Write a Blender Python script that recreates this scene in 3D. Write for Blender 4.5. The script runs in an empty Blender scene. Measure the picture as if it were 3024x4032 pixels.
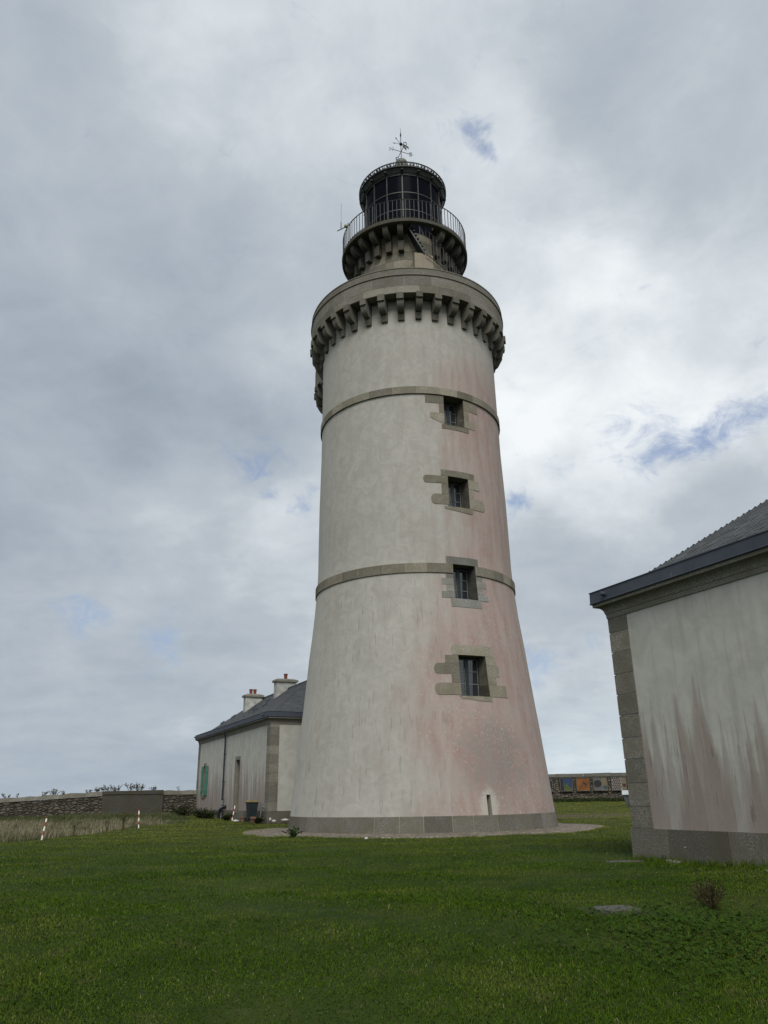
import bpy, math, random
import numpy as np
from mathutils import Vector, Matrix, noise as mnoise

random.seed(7)
rng = np.random.default_rng(11)
SC = bpy.context.scene
COL = SC.collection
R = math.radians
sin, cos, pi = math.sin, math.cos, math.pi

# ------------------------------------------------------------------ node helpers
class NT:
    def __init__(s, tree):
        s.t = tree
    def n(s, typ, props=None, **ins):
        nd = s.t.nodes.new(typ)
        for k, v in (props or {}).items():
            setattr(nd, k, v)
        for k, v in ins.items():
            key = int(k[1:]) if k[0] == 'i' and k[1:].isdigit() else k.replace('_', ' ')
            s.set(nd.inputs[key], v)
        return nd
    def set(s, sock, v):
        if isinstance(v, bpy.types.NodeSocket):
            s.t.links.new(v, sock)
        else:
            if isinstance(v, (tuple, list)) and sock.type == 'RGBA' and len(v) == 3:
                v = tuple(v) + (1,)
            sock.default_value = v
    def m(s, op, a, b=0.0, c=None, clamp=False):
        nd = s.t.nodes.new('ShaderNodeMath'); nd.operation = op; nd.use_clamp = clamp
        s.set(nd.inputs[0], a); s.set(nd.inputs[1], b)
        if c is not None: s.set(nd.inputs[2], c)
        return nd.outputs[0]
    def vm(s, op, a, b=None):
        nd = s.t.nodes.new('ShaderNodeVectorMath'); nd.operation = op
        s.set(nd.inputs[0], a)
        if b is not None: s.set(nd.inputs[1], b)
        return nd.outputs['Value'] if op in ('DOT_PRODUCT', 'LENGTH', 'DISTANCE') else nd.outputs[0]
    def mix(s, f, a, b, blend='MIX'):
        nd = s.t.nodes.new('ShaderNodeMix'); nd.data_type = 'RGBA'; nd.blend_type = blend
        s.set(nd.inputs[0], f); s.set(nd.inputs[6], a); s.set(nd.inputs[7], b)
        return nd.outputs[2]
    def mr(s, v, a, b, c=0.0, d=1.0, typ='SMOOTHSTEP'):
        nd = s.t.nodes.new('ShaderNodeMapRange'); nd.interpolation_type = typ
        s.set(nd.inputs[0], v)
        for i, x in enumerate((a, b, c, d)): s.set(nd.inputs[i + 1], x)
        return nd.outputs[0]
    def noise(s, vec, scale, detail=4, rough=0.55, dist=0.0, dim='3D', color=False):
        nd = s.t.nodes.new('ShaderNodeTexNoise'); nd.noise_dimensions = dim
        if vec is not None:
            s.set(nd.inputs['W' if dim == '1D' else 'Vector'], vec)
        nd.inputs['Scale'].default_value = scale; nd.inputs['Detail'].default_value = detail
        nd.inputs['Roughness'].default_value = rough; nd.inputs['Distortion'].default_value = dist
        return nd.outputs['Color' if color else 'Fac']
    def ramp(s, f, stops, interp='LINEAR'):
        nd = s.t.nodes.new('ShaderNodeValToRGB'); cr = nd.color_ramp; cr.interpolation = interp
        while len(cr.elements) < len(stops): cr.elements.new(0.5)
        for e, (p, c) in zip(cr.elements, stops):
            e.position = p
            e.color = (c, c, c, 1) if not isinstance(c, (tuple, list)) else tuple(c) + (1,)
        s.set(nd.inputs[0], f)
        return nd.outputs[0]
    def scale(s, vec, sc):
        nd = s.t.nodes.new('ShaderNodeMapping')
        s.set(nd.inputs[0], vec); nd.inputs['Scale'].default_value = sc
        return nd.outputs[0]
    def obj(s):
        return s.t.nodes.new('ShaderNodeTexCoord').outputs['Object']
    def uv(s):
        return s.t.nodes.new('ShaderNodeTexCoord').outputs['UV']
    def sep(s, v):
        return s.t.nodes.new('ShaderNodeSeparateXYZ') if False else s.n('ShaderNodeSeparateXYZ', None, i0=v).outputs
    def comb(s, x, y, z):
        return s.n('ShaderNodeCombineXYZ', None, i0=x, i1=y, i2=z).outputs[0]
    def attr(s, name):
        return s.n('ShaderNodeAttribute', {'attribute_name': name}).outputs['Fac']
    def bump(s, h, strength=0.3, dist=0.02):
        return s.n('ShaderNodeBump', None, Strength=strength, Distance=dist, Height=h).outputs[0]

def material(name, fn):
    m = bpy.data.materials.new(name); m.use_nodes = True
    t = m.node_tree; t.nodes.clear()
    N = NT(t)
    out = t.nodes.new('ShaderNodeOutputMaterial')
    d = fn(N)
    if isinstance(d, bpy.types.NodeSocket):
        t.links.new(d, out.inputs[0]); return m
    b = t.nodes.new('ShaderNodeBsdfPrincipled')
    b.inputs['Roughness'].default_value = 0.85
    b.inputs['Specular IOR Level'].default_value = 0.3
    for k, v in d.items():
        N.set(b.inputs[k], v)
    t.links.new(b.outputs[0], out.inputs[0])
    return m

def plain(name, col, rough=0.7, spec=0.3, metal=0.0, var=0.25, scale=6.0):
    def f(N):
        o = N.obj()
        a = N.noise(o, scale, 6, 0.6)
        c = N.mix(N.mr(a, 0.3, 0.7), tuple(x * (1 - var) for x in col), tuple(min(1, x * (1 + var)) for x in col))
        return {'Base Color': c, 'Roughness': rough, 'Specular IOR Level': spec, 'Metallic': metal}
    return material(name, f)

# ------------------------------------------------------------------ mesh builder
class MB:
    def __init__(s, off=(0, 0, 0)):
        s.v = []; s.f = []; s.a = []; s.uv = {}; s.tint = 0.5; s.off = Vector(off)
    def add(s, pts, faces, uvs=None):
        b = len(s.v)
        for p in pts:
            s.v.append((p[0], p[1], p[2])); s.a.append(s.tint)
        for i, f in enumerate(faces):
            if uvs: s.uv[len(s.f)] = [uvs[j] for j in f]
            s.f.append(tuple(b + j for j in f))
    def hexa(s, p):           # p: 4 bottom (ccw) + 4 top
        s.add(p, [(3, 2, 1, 0), (4, 5, 6, 7), (0, 1, 5, 4), (1, 2, 6, 5), (2, 3, 7, 6), (3, 0, 4, 7)])
    def box(s, x0, x1, y0, y1, z0, z1):
        s.hexa([(x0, y0, z0), (x1, y0, z0), (x1, y1, z0), (x0, y1, z0), (x0, y0, z1), (x1, y0, z1), (x1, y1, z1), (x0, y1, z1)])
    def lathe(s, prof, n=48, a0=0, a1=360, c=(0, 0)):
        full = abs(a1 - a0) >= 359.9
        m = n if full else n + 1
        pts = []
        for i in range(m):
            a = R(a0 + (a1 - a0) * i / n)
            for r, z in prof:
                pts.append((c[0] + r * sin(a), c[1] - r * cos(a), z))
        k = len(prof); fs = []
        for i in range(n):
            j = (i + 1) % m
            for q in range(k - 1):
                fs.append((i * k + q, j * k + q, j * k + q + 1, i * k + q + 1))
        s.add(pts, fs)
    def block(s, a0, a1, r0, r1, z0, z1, n=4, c=(0, 0), taper=None):
        """curved block; r1 may be a function of z; taper(t)->(shrink of z0, shrink of z1)"""
        pts = []
        for i in range(n + 1):
            t = i / n; a = R(a0 + (a1 - a0) * t)
            zz0, zz1 = z0, z1
            if taper:
                d0, d1 = taper(t); zz0 += d0; zz1 -= d1
            ro0 = r1(zz0) if callable(r1) else r1; ro1 = r1(zz1) if callable(r1) else r1
            for r, z in ((r0, zz0), (ro0, zz0), (ro1, zz1), (r0, zz1)):
                pts.append((c[0] + r * sin(a), c[1] - r * cos(a), z))
        fs = [(3, 2, 1, 0), (4 * n, 4 * n + 1, 4 * n + 2, 4 * n + 3)]
        for i in range(n):
            for q in range(4):
                fs.append((i * 4 + q, i * 4 + (q + 1) % 4, (i + 1) * 4 + (q + 1) % 4, (i + 1) * 4 + q))
        s.add(pts, fs)
    def prism(s, poly, fn, w0, w1):
        """poly 2D extruded; fn(u,v,w)->xyz"""
        k = len(poly)
        pts = [fn(u, v, w0) for u, v in poly] + [fn(u, v, w1) for u, v in poly]
        fs = [tuple(range(k - 1, -1, -1)), tuple(range(k, 2 * k))]
        fs += [(i, (i + 1) % k, k + (i + 1) % k, k + i) for i in range(k)]
        s.add(pts, fs)
    def tube(s, path, r, n=6, close=False, r_end=None):
        P = [Vector(p) for p in path]; pts = []
        m = len(P)
        up = Vector((0.13, 0.21, 0.97))
        for i, p in enumerate(P):
            d = (P[(i + 1) % m] - P[i - 1]) if close else (P[min(i + 1, m - 1)] - P[max(i - 1, 0)])
            if d.length < 1e-9: d = Vector((0, 0, 1))
            d.normalize()
            x = d.cross(up)
            if x.length < 0.15: x = d.cross(Vector((1, 0, 0)))
            x.normalize(); y = d.cross(x)
            rr = r if r_end is None else r + (r_end - r) * i / max(1, m - 1)
            for j in range(n):
                a = 2 * pi * j / n
                pts.append(p + x * (rr * cos(a)) + y * (rr * sin(a)))
        fs = []
        for i in range(m if close else m - 1):
            k = (i + 1) % m
            for j in range(n):
                fs.append((i * n + j, i * n + (j + 1) % n, k * n + (j + 1) % n, k * n + j))
        if not close:
            fs.append(tuple(range(n - 1, -1, -1))); fs.append(tuple((m - 1) * n + j for j in range(n)))
        s.add(pts, fs)
    def ball(s, c, r, n=10, m=6, sq=(1, 1, 1)):
        pts = []; fs = []
        for i in range(m + 1):
            t = pi * i / m
            for j in range(n):
                a = 2 * pi * j / n
                pts.append((c[0] + sq[0] * r * sin(t) * cos(a), c[1] + sq[1] * r * sin(t) * sin(a), c[2] + sq[2] * r * cos(t)))
        for i in range(m):
            for j in range(n):
                fs.append((i * n + j, (i + 1) * n + j, (i + 1) * n + (j + 1) % n, i * n + (j + 1) % n))
        s.add(pts, fs)
    def build(s, name, mat, parent=None, smooth=False, angle=None):
        me = bpy.data.meshes.new(name)
        o = s.off
        me.from_pydata([(p[0] - o[0], p[1] - o[1], p[2] - o[2]) for p in s.v], [], s.f)
        at = me.attributes.new('v', 'FLOAT', 'POINT'); at.data.foreach_set('value', s.a)
        if s.uv:
            ul = me.uv_layers.new(name='UVMap')
            for fi, us in s.uv.items():
                ls = me.polygons[fi].loop_start
                for k, u in enumerate(us): ul.data[ls + k].uv = u
        me.materials.append(mat)
        if smooth:
            me.shade_smooth()
            if angle is not None:
                me.set_sharp_from_angle(angle=R(angle))
        me.update()
        ob = bpy.data.objects.new(name, me); COL.objects.link(ob)
        if parent: ob.parent = parent
        return ob

def tag(o, label, cat, group=None, kind=None):
    o['label'] = label; o['category'] = cat
    if group: o['group'] = group
    if kind: o['kind'] = kind
    return o
def empty(name, loc, rz=0.0):
    o = bpy.data.objects.new(name, None); COL.objects.link(o)
    o.location = loc; o.rotation_euler = (0, 0, rz); o.empty_display_size = 0.3
    return o
def fbm(x, y, s=1.0, o=0.0):
    return mnoise.fractal(Vector((x * s + o, y * s - o, o * 0.7)), 0.9, 2.0, 4)

# ------------------------------------------------------------------ layout (eye at the origin, metres)
AX = Vector((1.188, 29.976, 0))
HA = R(25.68)
CL = Vector((-5.313, 35.909, 0)); CR = Vector((4.387, 14.866, 0))
def gz(x, y):
    """ground height (eye = 0)"""
    t = np.clip((9.0 - y) / 6.0, 0, 1); t = t * t * (3 - 2 * t)
    z = -1.10 - 0.34 * t
    z = z + .022 * np.sin(x * 1.1 + 1.7 * np.sin(y * .8)) * np.sin(y * 1.5 + 1.2 * np.sin(x * .7)) + .012 * np.sin(x * 2.9 + y * .6) * np.sin(y * 3.1 - x * .5)
    z = z + 0.0155 * np.clip(y - 30, 0, 36)
    return z

# ------------------------------------------------------------------ materials
def granite(name, base, var=0.22, mort=None, lichen=0.0):
    base = tuple(x * 0.76 for x in base)
    def f(N):
        o = N.obj(); v = N.attr('v')
        sp = N.noise(o, 38, 3, 0.7)
        big = N.noise(o, 1.7, 5, 0.6)
        c = N.mix(N.mr(sp, 0.35, 0.68), tuple(x * 0.58 for x in base), tuple(x * 1.38 for x in base))
        c = N.mix(N.mr(big, 0.35, 0.7), c, tuple((x * 0.68 + y) for x, y in zip(base, (0.012, 0.008, -0.004))))
        k = N.mr(v, 0, 1, 1 - var, 1 + var, 'LINEAR')
        c = N.mix(1.0, c, N.comb(k, k, k), 'MULTIPLY')
        if lichen:
            l = N.mr(N.noise(o, 5.5, 5, 0.7), 0.66, 0.70)
            c = N.mix(N.m('MULTIPLY', l, lichen), c, (0.55, 0.55, 0.5))
        c = N.mix(N.mr(v, 1.5, 2.0), c, tuple(x * 1.55 + .02 for x in base))
        h = N.m('ADD', sp, N.m('MULTIPLY', big, 1.5))
        return {'Base Color': c, 'Roughness': 0.9, 'Normal': N.bump(h, 0.5, 0.012)}
    return material(name, f)

def tower_render(N):
    uv = N.uv(); s = N.sep(uv); u, z = s[0], s[1]
    phi = N.m('MULTIPLY', u, 14.3239)                 # u = 4 m of arc per radian -> degrees
    p3 = N.comb(u, z, 0.0)
    n1 = N.noise(p3, 0.42, 5, 0.6)
    n2 = N.noise(p3, 2.2, 5, 0.62, 1.2)
    n3 = N.noise(N.comb(N.m('MULTIPLY', u, 3.0), N.m('MULTIPLY', z, 0.55), 3.1), 1.0, 5, 0.6)
    fine = N.noise(p3, 9.0, 6, 0.7, 2.0)
    # clean lime render, greyer where weather reaches it
    w = N.mix(N.mr(n2, 0.3, 0.72), (0.290, 0.281, 0.256), (0.348, 0.338, 0.310))
    w = N.mix(N.mr(N.m('ADD', n3, N.m('MULTIPLY', n1, 0.7)), 0.72, 1.12, 0, 0.42), w, (0.235, 0.225, 0.195))
    w = N.mix(N.mr(phi, -95, -45, 0.8, 0.0), w, (0.45, 0.436, 0.395))  # left flank painted paler to offset the shading at its edge
    w = N.mix(N.mr(fine, 0.56, 0.70, 0, 0.42), w, (0.385, 0.372, 0.33))
    # pink bloom on the seaward side
    zz = N.mr(z, -1.0, 19.0, 0, 1, 'LINEAR')
    b = N.ramp(zz, [(0.0, 0.50), (0.06, 0.48), (0.14, 0.38), (0.25, 0.42), (0.38, 0.54), (0.44, 0.62), (0.52, 0.66),
                    (0.62, 0.66), (0.74, 0.62), (0.82, 0.63), (0.875, 0.70), (0.93, 1.0)])
    bd = N.m('MULTIPLY', N.m('SUBTRACT', b, 0.5), 100.0)
    q = N.m('SUBTRACT', phi, bd)
    q = N.m('ADD', q, N.m('MULTIPLY', N.m('SUBTRACT', n1, 0.5), 48.0))
    q = N.m('ADD', q, N.m('MULTIPLY', N.m('SUBTRACT', n3, 0.5), 24.0))
    pk = N.mr(q, -13, 24)
    pk = N.m('MULTIPLY', pk, N.mr(n2, 0.28, 0.60, 0.55, 1.0))
    pk = N.m('MULTIPLY', pk, N.mr(phi, 58, 92, 1.0, 0.45))
    pk = N.m('MULTIPLY', pk, N.mr(z, 15.2, 17.6, 1.0, 0.12))
    pc = N.mix(N.mr(n3, 0.35, 0.68), (0.300, 0.238, 0.216), (0.256, 0.184, 0.166))
    c = N.mix(N.m('MULTIPLY', pk, 0.97), w, pc)
    # grey algae patch low on the right, flaking white specks in the pink
    d1 = N.m('DIVIDE', N.m('SUBTRACT', phi, 30.0), 13.0); d2 = N.m('DIVIDE', N.m('SUBTRACT', z, 1.0), 1.15)
    g = N.m('ADD', N.m('MULTIPLY', d1, d1), N.m('MULTIPLY', d2, d2))
    g = N.m('ADD', g, N.m('MULTIPLY', N.m('SUBTRACT', n2, 0.5), 5.0))
    g = N.m('ADD', g, N.m('MULTIPLY', N.m('SUBTRACT', n3, 0.5), 4.0))
    c = N.mix(N.mr(g, -0.2, 2.2, 0.5, 0.0), c, (0.155, 0.146, 0.136))
    sp = N.mr(N.noise(N.comb(N.m('MULTIPLY', u, 1.35), z, 8.0), 8.5, 4, 0.72), 0.555, 0.62)
    spm = N.m('MULTIPLY', N.mr(z, 4.6, 7.4, 1.0, 0.22), N.m('MULTIPLY', pk, N.mr(n1, 0.38, 0.58, 0.1, 1.0)))
    c = N.mix(N.m('MULTIPLY', N.m('MULTIPLY', sp, spm), 0.75), c, (0.375, 0.335, 0.298))
    # short dark run marks
    dr = N.noise(N.comb(N.m('MULTIPLY', u, 13.0), N.m('MULTIPLY', z, 1.5), 1.7), 1.0, 3, 0.5)
    drm = N.m('MULTIPLY', N.mr(dr, 0.60, 0.70), N.m('MULTIPLY', N.mr(z, 6.6, 8.4, 1.0, 0.12), N.mr(phi, 4, 24, 1.0, 0.15)))
    c = N.mix(N.m('MULTIPLY', drm, 0.33), c, (0.125, 0.118, 0.098))
    # pale wash round the slit and under the corbels
    e1 = N.m('DIVIDE', N.m('SUBTRACT', phi, 24.4), 4.2); e2 = N.m('DIVIDE', N.m('ADD', z, 0.35), 0.62)
    e = N.m('ADD', N.m('ADD', N.m('MULTIPLY', e1, e1), N.m('MULTIPLY', e2, e2)), N.m('MULTIPLY', N.m('SUBTRACT', fine, 0.5), 2.6))
    c = N.mix(N.mr(e, 0.3, 1.3, 0.8, 0.0), c, (0.37, 0.355, 0.315))
    h = N.m('ADD', N.m('MULTIPLY', n2, 1.0), N.m('MULTIPLY', fine, 0.5))
    return {'Base Color': c, 'Roughness': 0.93, 'Specular IOR Level': 0.15, 'Normal': N.bump(h, 0.35, 0.02)}

def house_render(N):
    o = N.obj(); s = N.sep(o); x, y, z = s[0], s[1], s[2]
    al = N.m('ADD', y, N.m('MULTIPLY', x, 1.0))
    fac = N.mr(x, 0.02, 0.06, 1.0, 0.0, 'LINEAR')
    p3 = N.comb(al, z, 0)
    n2 = N.noise(p3, 1.9, 5, 0.62, 0.8)
    st = N.noise(N.comb(N.m('MULTIPLY', al, 7.0), N.m('MULTIPLY', z, 0.5), 0.3), 1.0, 5, 0.62)
    c = N.mix(N.mr(n2, 0.3, 0.7), (0.335, 0.330, 0.300), (0.405, 0.398, 0.365))
    c = N.mix(N.mr(st, 0.48, 0.72, 0, 0.6), c, (0.30, 0.28, 0.25))
    def spikes(sc, seed, zb, amp, slope, soft, lo):
        wv = N.m('MULTIPLY', N.m('ADD', al, seed), sc)
        vo = N.n('ShaderNodeTexVoronoi', {'voronoi_dimensions': '1D', 'feature': 'F1'}, W=wv, Scale=1.0, Randomness=1.0)
        dist = N.m('DIVIDE', vo.outputs['Distance'], sc)
        rnd = N.sep(vo.outputs['Color'])
        top = N.m('ADD', zb, N.m('MULTIPLY', rnd[0], amp))
        wob = N.m('MULTIPLY', N.m('SUBTRACT', N.noise(N.comb(N.m('MULTIPLY', al, 3.0), z, seed), 3.0, 5, 0.65), 0.5), 0.09)
        dist = N.m('MAXIMUM', N.m('ADD', dist, wob), 0.0)
        top = N.m('SUBTRACT', top, N.m('MULTIPLY', N.m('POWER', dist, 0.6), slope))
        d = N.m('SUBTRACT', top, z)
        k = N.mr(d, 0.0, soft)
        k = N.m('MULTIPLY', k, N.mr(d, 0.3, 3.4, 1.0, lo))
        return N.m('MULTIPLY', k, N.mr(rnd[1], 0.0, 1.0, 0.6, 1.0, 'LINEAR'))
    a = spikes(2.0, 3.3, 2.0, 1.6, 3.1, 0.7, 0.9)
    b = spikes(4.2, 8.1, 1.95, 1.6, 4.4, 0.45, 0.75)
    d = spikes(8.0, 1.7, 1.5, 1.9, 6.0, 0.3, 0.5)
    low = N.mr(z, 0.5, 1.2, 1.0, 1.0)
    a = N.m('MULTIPLY', N.m('MULTIPLY', a, fac), low)
    b = N.m('MULTIPLY', b, fac); d = N.m('MULTIPLY', d, fac)
    c = N.mix(N.m('MULTIPLY', a, 0.8), c, (0.228, 0.176, 0.155))
    c = N.mix(N.m('MULTIPLY', b, 0.6), c, (0.205, 0.166, 0.15))
    c = N.mix(N.m('MULTIPLY', d, 0.22), c, (0.20, 0.175, 0.155))
    # small dark runs low down and a darker foot
    dr = N.noise(N.comb(N.m('MULTIPLY', al, 20.0), N.m('MULTIPLY', z, 2.0), 1.7), 1.0, 3, 0.5)
    drm = N.m('MULTIPLY', N.mr(dr, 0.62, 0.70), N.mr(z, 1.4, 2.7, 0.5, 0.0))
    c = N.mix(N.m('MULTIPLY', drm, fac), c, (0.085, 0.075, 0.07))
    ft = N.m('ADD', z, N.m('MULTIPLY', N.m('SUBTRACT', st, 0.5), 1.2))
    c = N.mix(N.m('MULTIPLY', N.mr(ft, -0.55, 0.5, 0.65, 0.0), fac), c, (0.10, 0.10, 0.10))
    return {'Base Color': c, 'Roughness': 0.92, 'Specular IOR Level': 0.15, 'Normal': N.bump(N.m('ADD', n2, N.noise(p3, 22, 4, 0.7)), 0.25, 0.01)}

def slate_fn(N):
    o = N.obj(); v = N.attr('v')
    a = N.noise(o, 7, 5, 0.65); b = N.noise(o, 0.9, 4, 0.6)
    c = N.mix(v, (0.040, 0.044, 0.049), (0.080, 0.085, 0.092))
    c = N.mix(N.mr(a, 0.5, 0.75, 0, 0.55), c, (0.11, 0.112, 0.108))
    c = N.mix(N.mr(b, 0.5, 0.75, 0, 0.5), c, (0.075, 0.075, 0.062))
    return {'Base Color': c, 'Roughness': N.mr(a, 0.3, 0.7, 0.55, 0.75), 'Specular IOR Level': 0.25, 'Normal': N.bump(a, 0.4, 0.01)}

def zinc_fn(N):
    o = N.obj(); a = N.noise(o, 2.5, 5, 0.6); s = N.sep(o)
    d = N.noise(N.comb(N.m('MULTIPLY', N.m('ADD', s[0], s[1]), 9), N.m('MULTIPLY', s[2], 2.0), 0), 1.0, 4, 0.6)
    c = N.mix(N.mr(a, 0.3, 0.7), (0.042, 0.050, 0.066), (0.055, 0.064, 0.082))
    c = N.mix(N.mr(d, 0.66, 0.74, 0, 0.5), c, (0.16, 0.165, 0.17))
    return {'Base Color': c, 'Roughness': 0.6, 'Specular IOR Level': 0.25}

def rubble(name, dark=1.0):
    def f(N):
        o = N.obj(); s = N.sep(o)
        wob = N.noise(o, 2.5, 3, 0.6, color=True)
        p = N.comb(N.m('MULTIPLY', s[0], 3.4), N.m('MULTIPLY', s[1], 3.4), N.m('MULTIPLY', s[2], 7.5))
        p = N.vm('ADD', p, N.vm('MULTIPLY', wob, (0.9, 0.9, 0.9)))
        vo = N.n('ShaderNodeTexVoronoi', {'feature': 'F1'}, Vector=p, Scale=1.0, Randomness=0.95)
        ve = N.n('ShaderNodeTexVoronoi', {'feature': 'DISTANCE_TO_EDGE'}, Vector=p, Scale=1.0, Randomness=0.95)
        rnd = N.sep(vo.outputs['Color'])
        c = N.mix(rnd[0], (0.075 * dark, 0.066 * dark, 0.052 * dark), (0.20 * dark, 0.175 * dark, 0.14 * dark))
        c = N.mix(N.mr(N.noise(o, 9, 5, 0.7), 0.5, 0.7, 0, 0.6), c, (0.24 * dark, 0.22 * dark, 0.19 * dark))
        e = ve.outputs['Distance']
        c = N.mix(N.mr(e, 0.03, 0.13, 0.85, 0.0), c, (0.035, 0.032, 0.026))
        h = N.m('ADD', N.mr(e, 0.0, 0.22), N.m('MULTIPLY', N.noise(o, 12, 4, 0.6), 0.35))
        return {'Base Color': c, 'Roughness': 0.95, 'Specular IOR Level': 0.1, 'Normal': N.bump(h, 1.0, 0.06)}
    return material(name, f)

def lawn_fn(N):
    o = N.obj()
    a = N.noise(o, 0.35, 5, 0.6); b = N.noise(o, 3.0, 5, 0.65); s = N.sep(o)
    c = N.mix(N.mr(a, 0.35, 0.65), (0.014, 0.026, 0.003), (0.028, 0.040, 0.008))
    c = N.mix(N.mr(b, 0.55, 0.75, 0, 0.5), c, (0.055, 0.058, 0.022))
    # worn bare strip behind the tower
    d = N.m('ADD', N.m('DIVIDE', N.m('ABSOLUTE', N.m('SUBTRACT', s[1], 38.5)), 3.0), N.m('MULTIPLY', N.m('SUBTRACT', a, 0.5), 2.0))
    m = N.m('MULTIPLY', N.mr(d, 0.2, 1.2, 0.8, 0), N.mr(s[0], 5.0, 7.5))
    c = N.mix(m, c, (0.075, 0.062, 0.04))
    far = N.mr(s[1], 90, 160)
    return {'Base Color': c, 'Roughness': 0.95, 'Specular IOR Level': 0.1, 'Normal': N.bump(b, 0.6, 0.05)}

def blade_fn(N):
    o = N.obj(); v = N.attr('v'); s = N.sep(o)
    p = N.comb(s[0], s[1], 0.0)
    a = N.noise(p, 0.45, 5, 0.62); b = N.noise(p, 2.4, 4, 0.6); e = N.noise(N.vm('ADD', p, (7, 3, 0)), 1.1, 5, 0.65)
    c = N.mix(v, (0.019, 0.049, 0.002), (0.060, 0.104, 0.006))
    c = N.mix(N.mr(e, 0.42, 0.66, 0, 0.6), c, (0.013, 0.034, 0.002))
    c = N.mix(N.mr(a, 0.45, 0.64, 0, 0.7), c, (0.082, 0.106, 0.016))
    c = N.mix(N.mr(b, 0.57, 0.72, 0, 0.5), c, (0.11, 0.10, 0.04))
    c = N.mix(N.mr(v, 0.982, 0.985, 0, 0.8, 'LINEAR'), c, (0.19, 0.17, 0.085))
    c = N.mix(N.mr(s[1], 12, 42, 0, 0.85), c, (0.165, 0.172, 0.038))
    return {'Base Color': c, 'Roughness': 0.85, 'Specular IOR Level': 0.04}

def dry_fn(N):
    o = N.obj(); v = N.attr('v'); s = N.sep(o)
    a = N.noise(N.comb(s[0], s[1], 0), 0.55, 4, 0.6)
    c = N.mix(v, (0.09, 0.082, 0.05), (0.27, 0.245, 0.165))
    bd = N.m('ADD', N.m('MULTIPLY', N.m('SUBTRACT', s[1], 38.5), .11), N.m('MULTIPLY', N.m('SUBTRACT', a, .5), 2.6))
    c = N.mix(N.m('MULTIPLY', N.mr(bd, -.3, .35), N.mr(bd, .55, 1.2, .9, .25)), c, (0.045, 0.062, 0.018))
    c = N.mix(N.mr(N.m('ADD', a, N.m('MULTIPLY', v, 0.16)), 0.60, 0.74, 0, 0.7), c, (0.06, 0.075, 0.022))
    return {'Base Color': c, 'Roughness': 0.8, 'Specular IOR Level': 0.15}

def leaf(name, c0, c1):
    def f(N):
        return {'Base Color': N.mix(N.attr('v'), c0, c1), 'Roughness': 0.75, 'Specular IOR Level': 0.08}
    return material(name, f)

def paving_fn(N):
    o = N.obj()
    ve = N.n('ShaderNodeTexVoronoi', {'feature': 'DISTANCE_TO_EDGE'}, Vector=o, Scale=6.5)
    vo = N.n('ShaderNodeTexVoronoi', {'feature': 'F1'}, Vector=o, Scale=6.5)
    r = N.sep(vo.outputs['Color'])[0]
    c = N.mix(r, (0.12, 0.102, 0.08), (0.25, 0.212, 0.168))
    c = N.mix(N.mr(N.noise(o, 1.2, 5, 0.6), 0.5, 0.7, 0, 0.5), c, (0.13, 0.125, 0.09))
    c = N.mix(N.mr(ve.outputs['Distance'], 0.02, 0.1, 0.85, 0), c, (0.055, 0.05, 0.04))
    return {'Base Color': c, 'Roughness': 0.9, 'Normal': N.bump(N.mr(ve.outputs['Distance'], 0, 0.2), 0.9, 0.03)}

def stripe_fn(N):
    z = N.sep(N.obj())[2]
    k = N.m('GREATER_THAN', N.m('MODULO', N.m('ADD', N.m('DIVIDE', z, 0.265), 1.0), 1.0), 0.5)
    a = N.noise(N.obj(), 14, 4, 0.6)
    c = N.mix(k, (0.72, 0.70, 0.66), (0.25, 0.055, 0.04))
    c = N.mix(N.mr(a, 0.5, 0.75, 0, 0.4), c, (0.3, 0.25, 0.22))
    return {'Base Color': c, 'Roughness': 0.5}

def glass_fn(col, ior=1.9, rough=0.04, spec=0.5):
    def f(N):
        o = N.obj(); a = N.noise(o, 1.3, 3, 0.5)
        return {'Base Color': col, 'Roughness': rough, 'IOR': ior, 'Specular IOR Level': spec, 'Normal': N.bump(a, 0.12, 0.05)}
    return f

def rusty_granite(N):
    o = N.obj(); s = N.sep(o)
    sp = N.noise(o, 30, 3, 0.7)
    c = N.mix(N.mr(sp, 0.35, 0.7), (0.19, 0.165, 0.125), (0.27, 0.24, 0.19))
    d = N.noise(N.comb(N.m('MULTIPLY', s[0], 7), N.m('MULTIPLY', s[1], 7), N.m('MULTIPLY', s[2], 0.9)), 1.0, 4, 0.6)
    m = N.m('MULTIPLY', N.mr(d, 0.52, 0.68), N.mr(s[0], 0.55, 0.95, 0.0, 1.0))
    m = N.m('MULTIPLY', m, N.mr(s[0], 1.15, 1.5, 1.0, 0.0))
    c = N.mix(N.m('MULTIPLY', m, 0.85), c, (0.16, 0.055, 0.02))
    return {'Base Color': c, 'Roughness': 0.9, 'Normal': N.bump(sp, 0.4, 0.01)}

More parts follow.
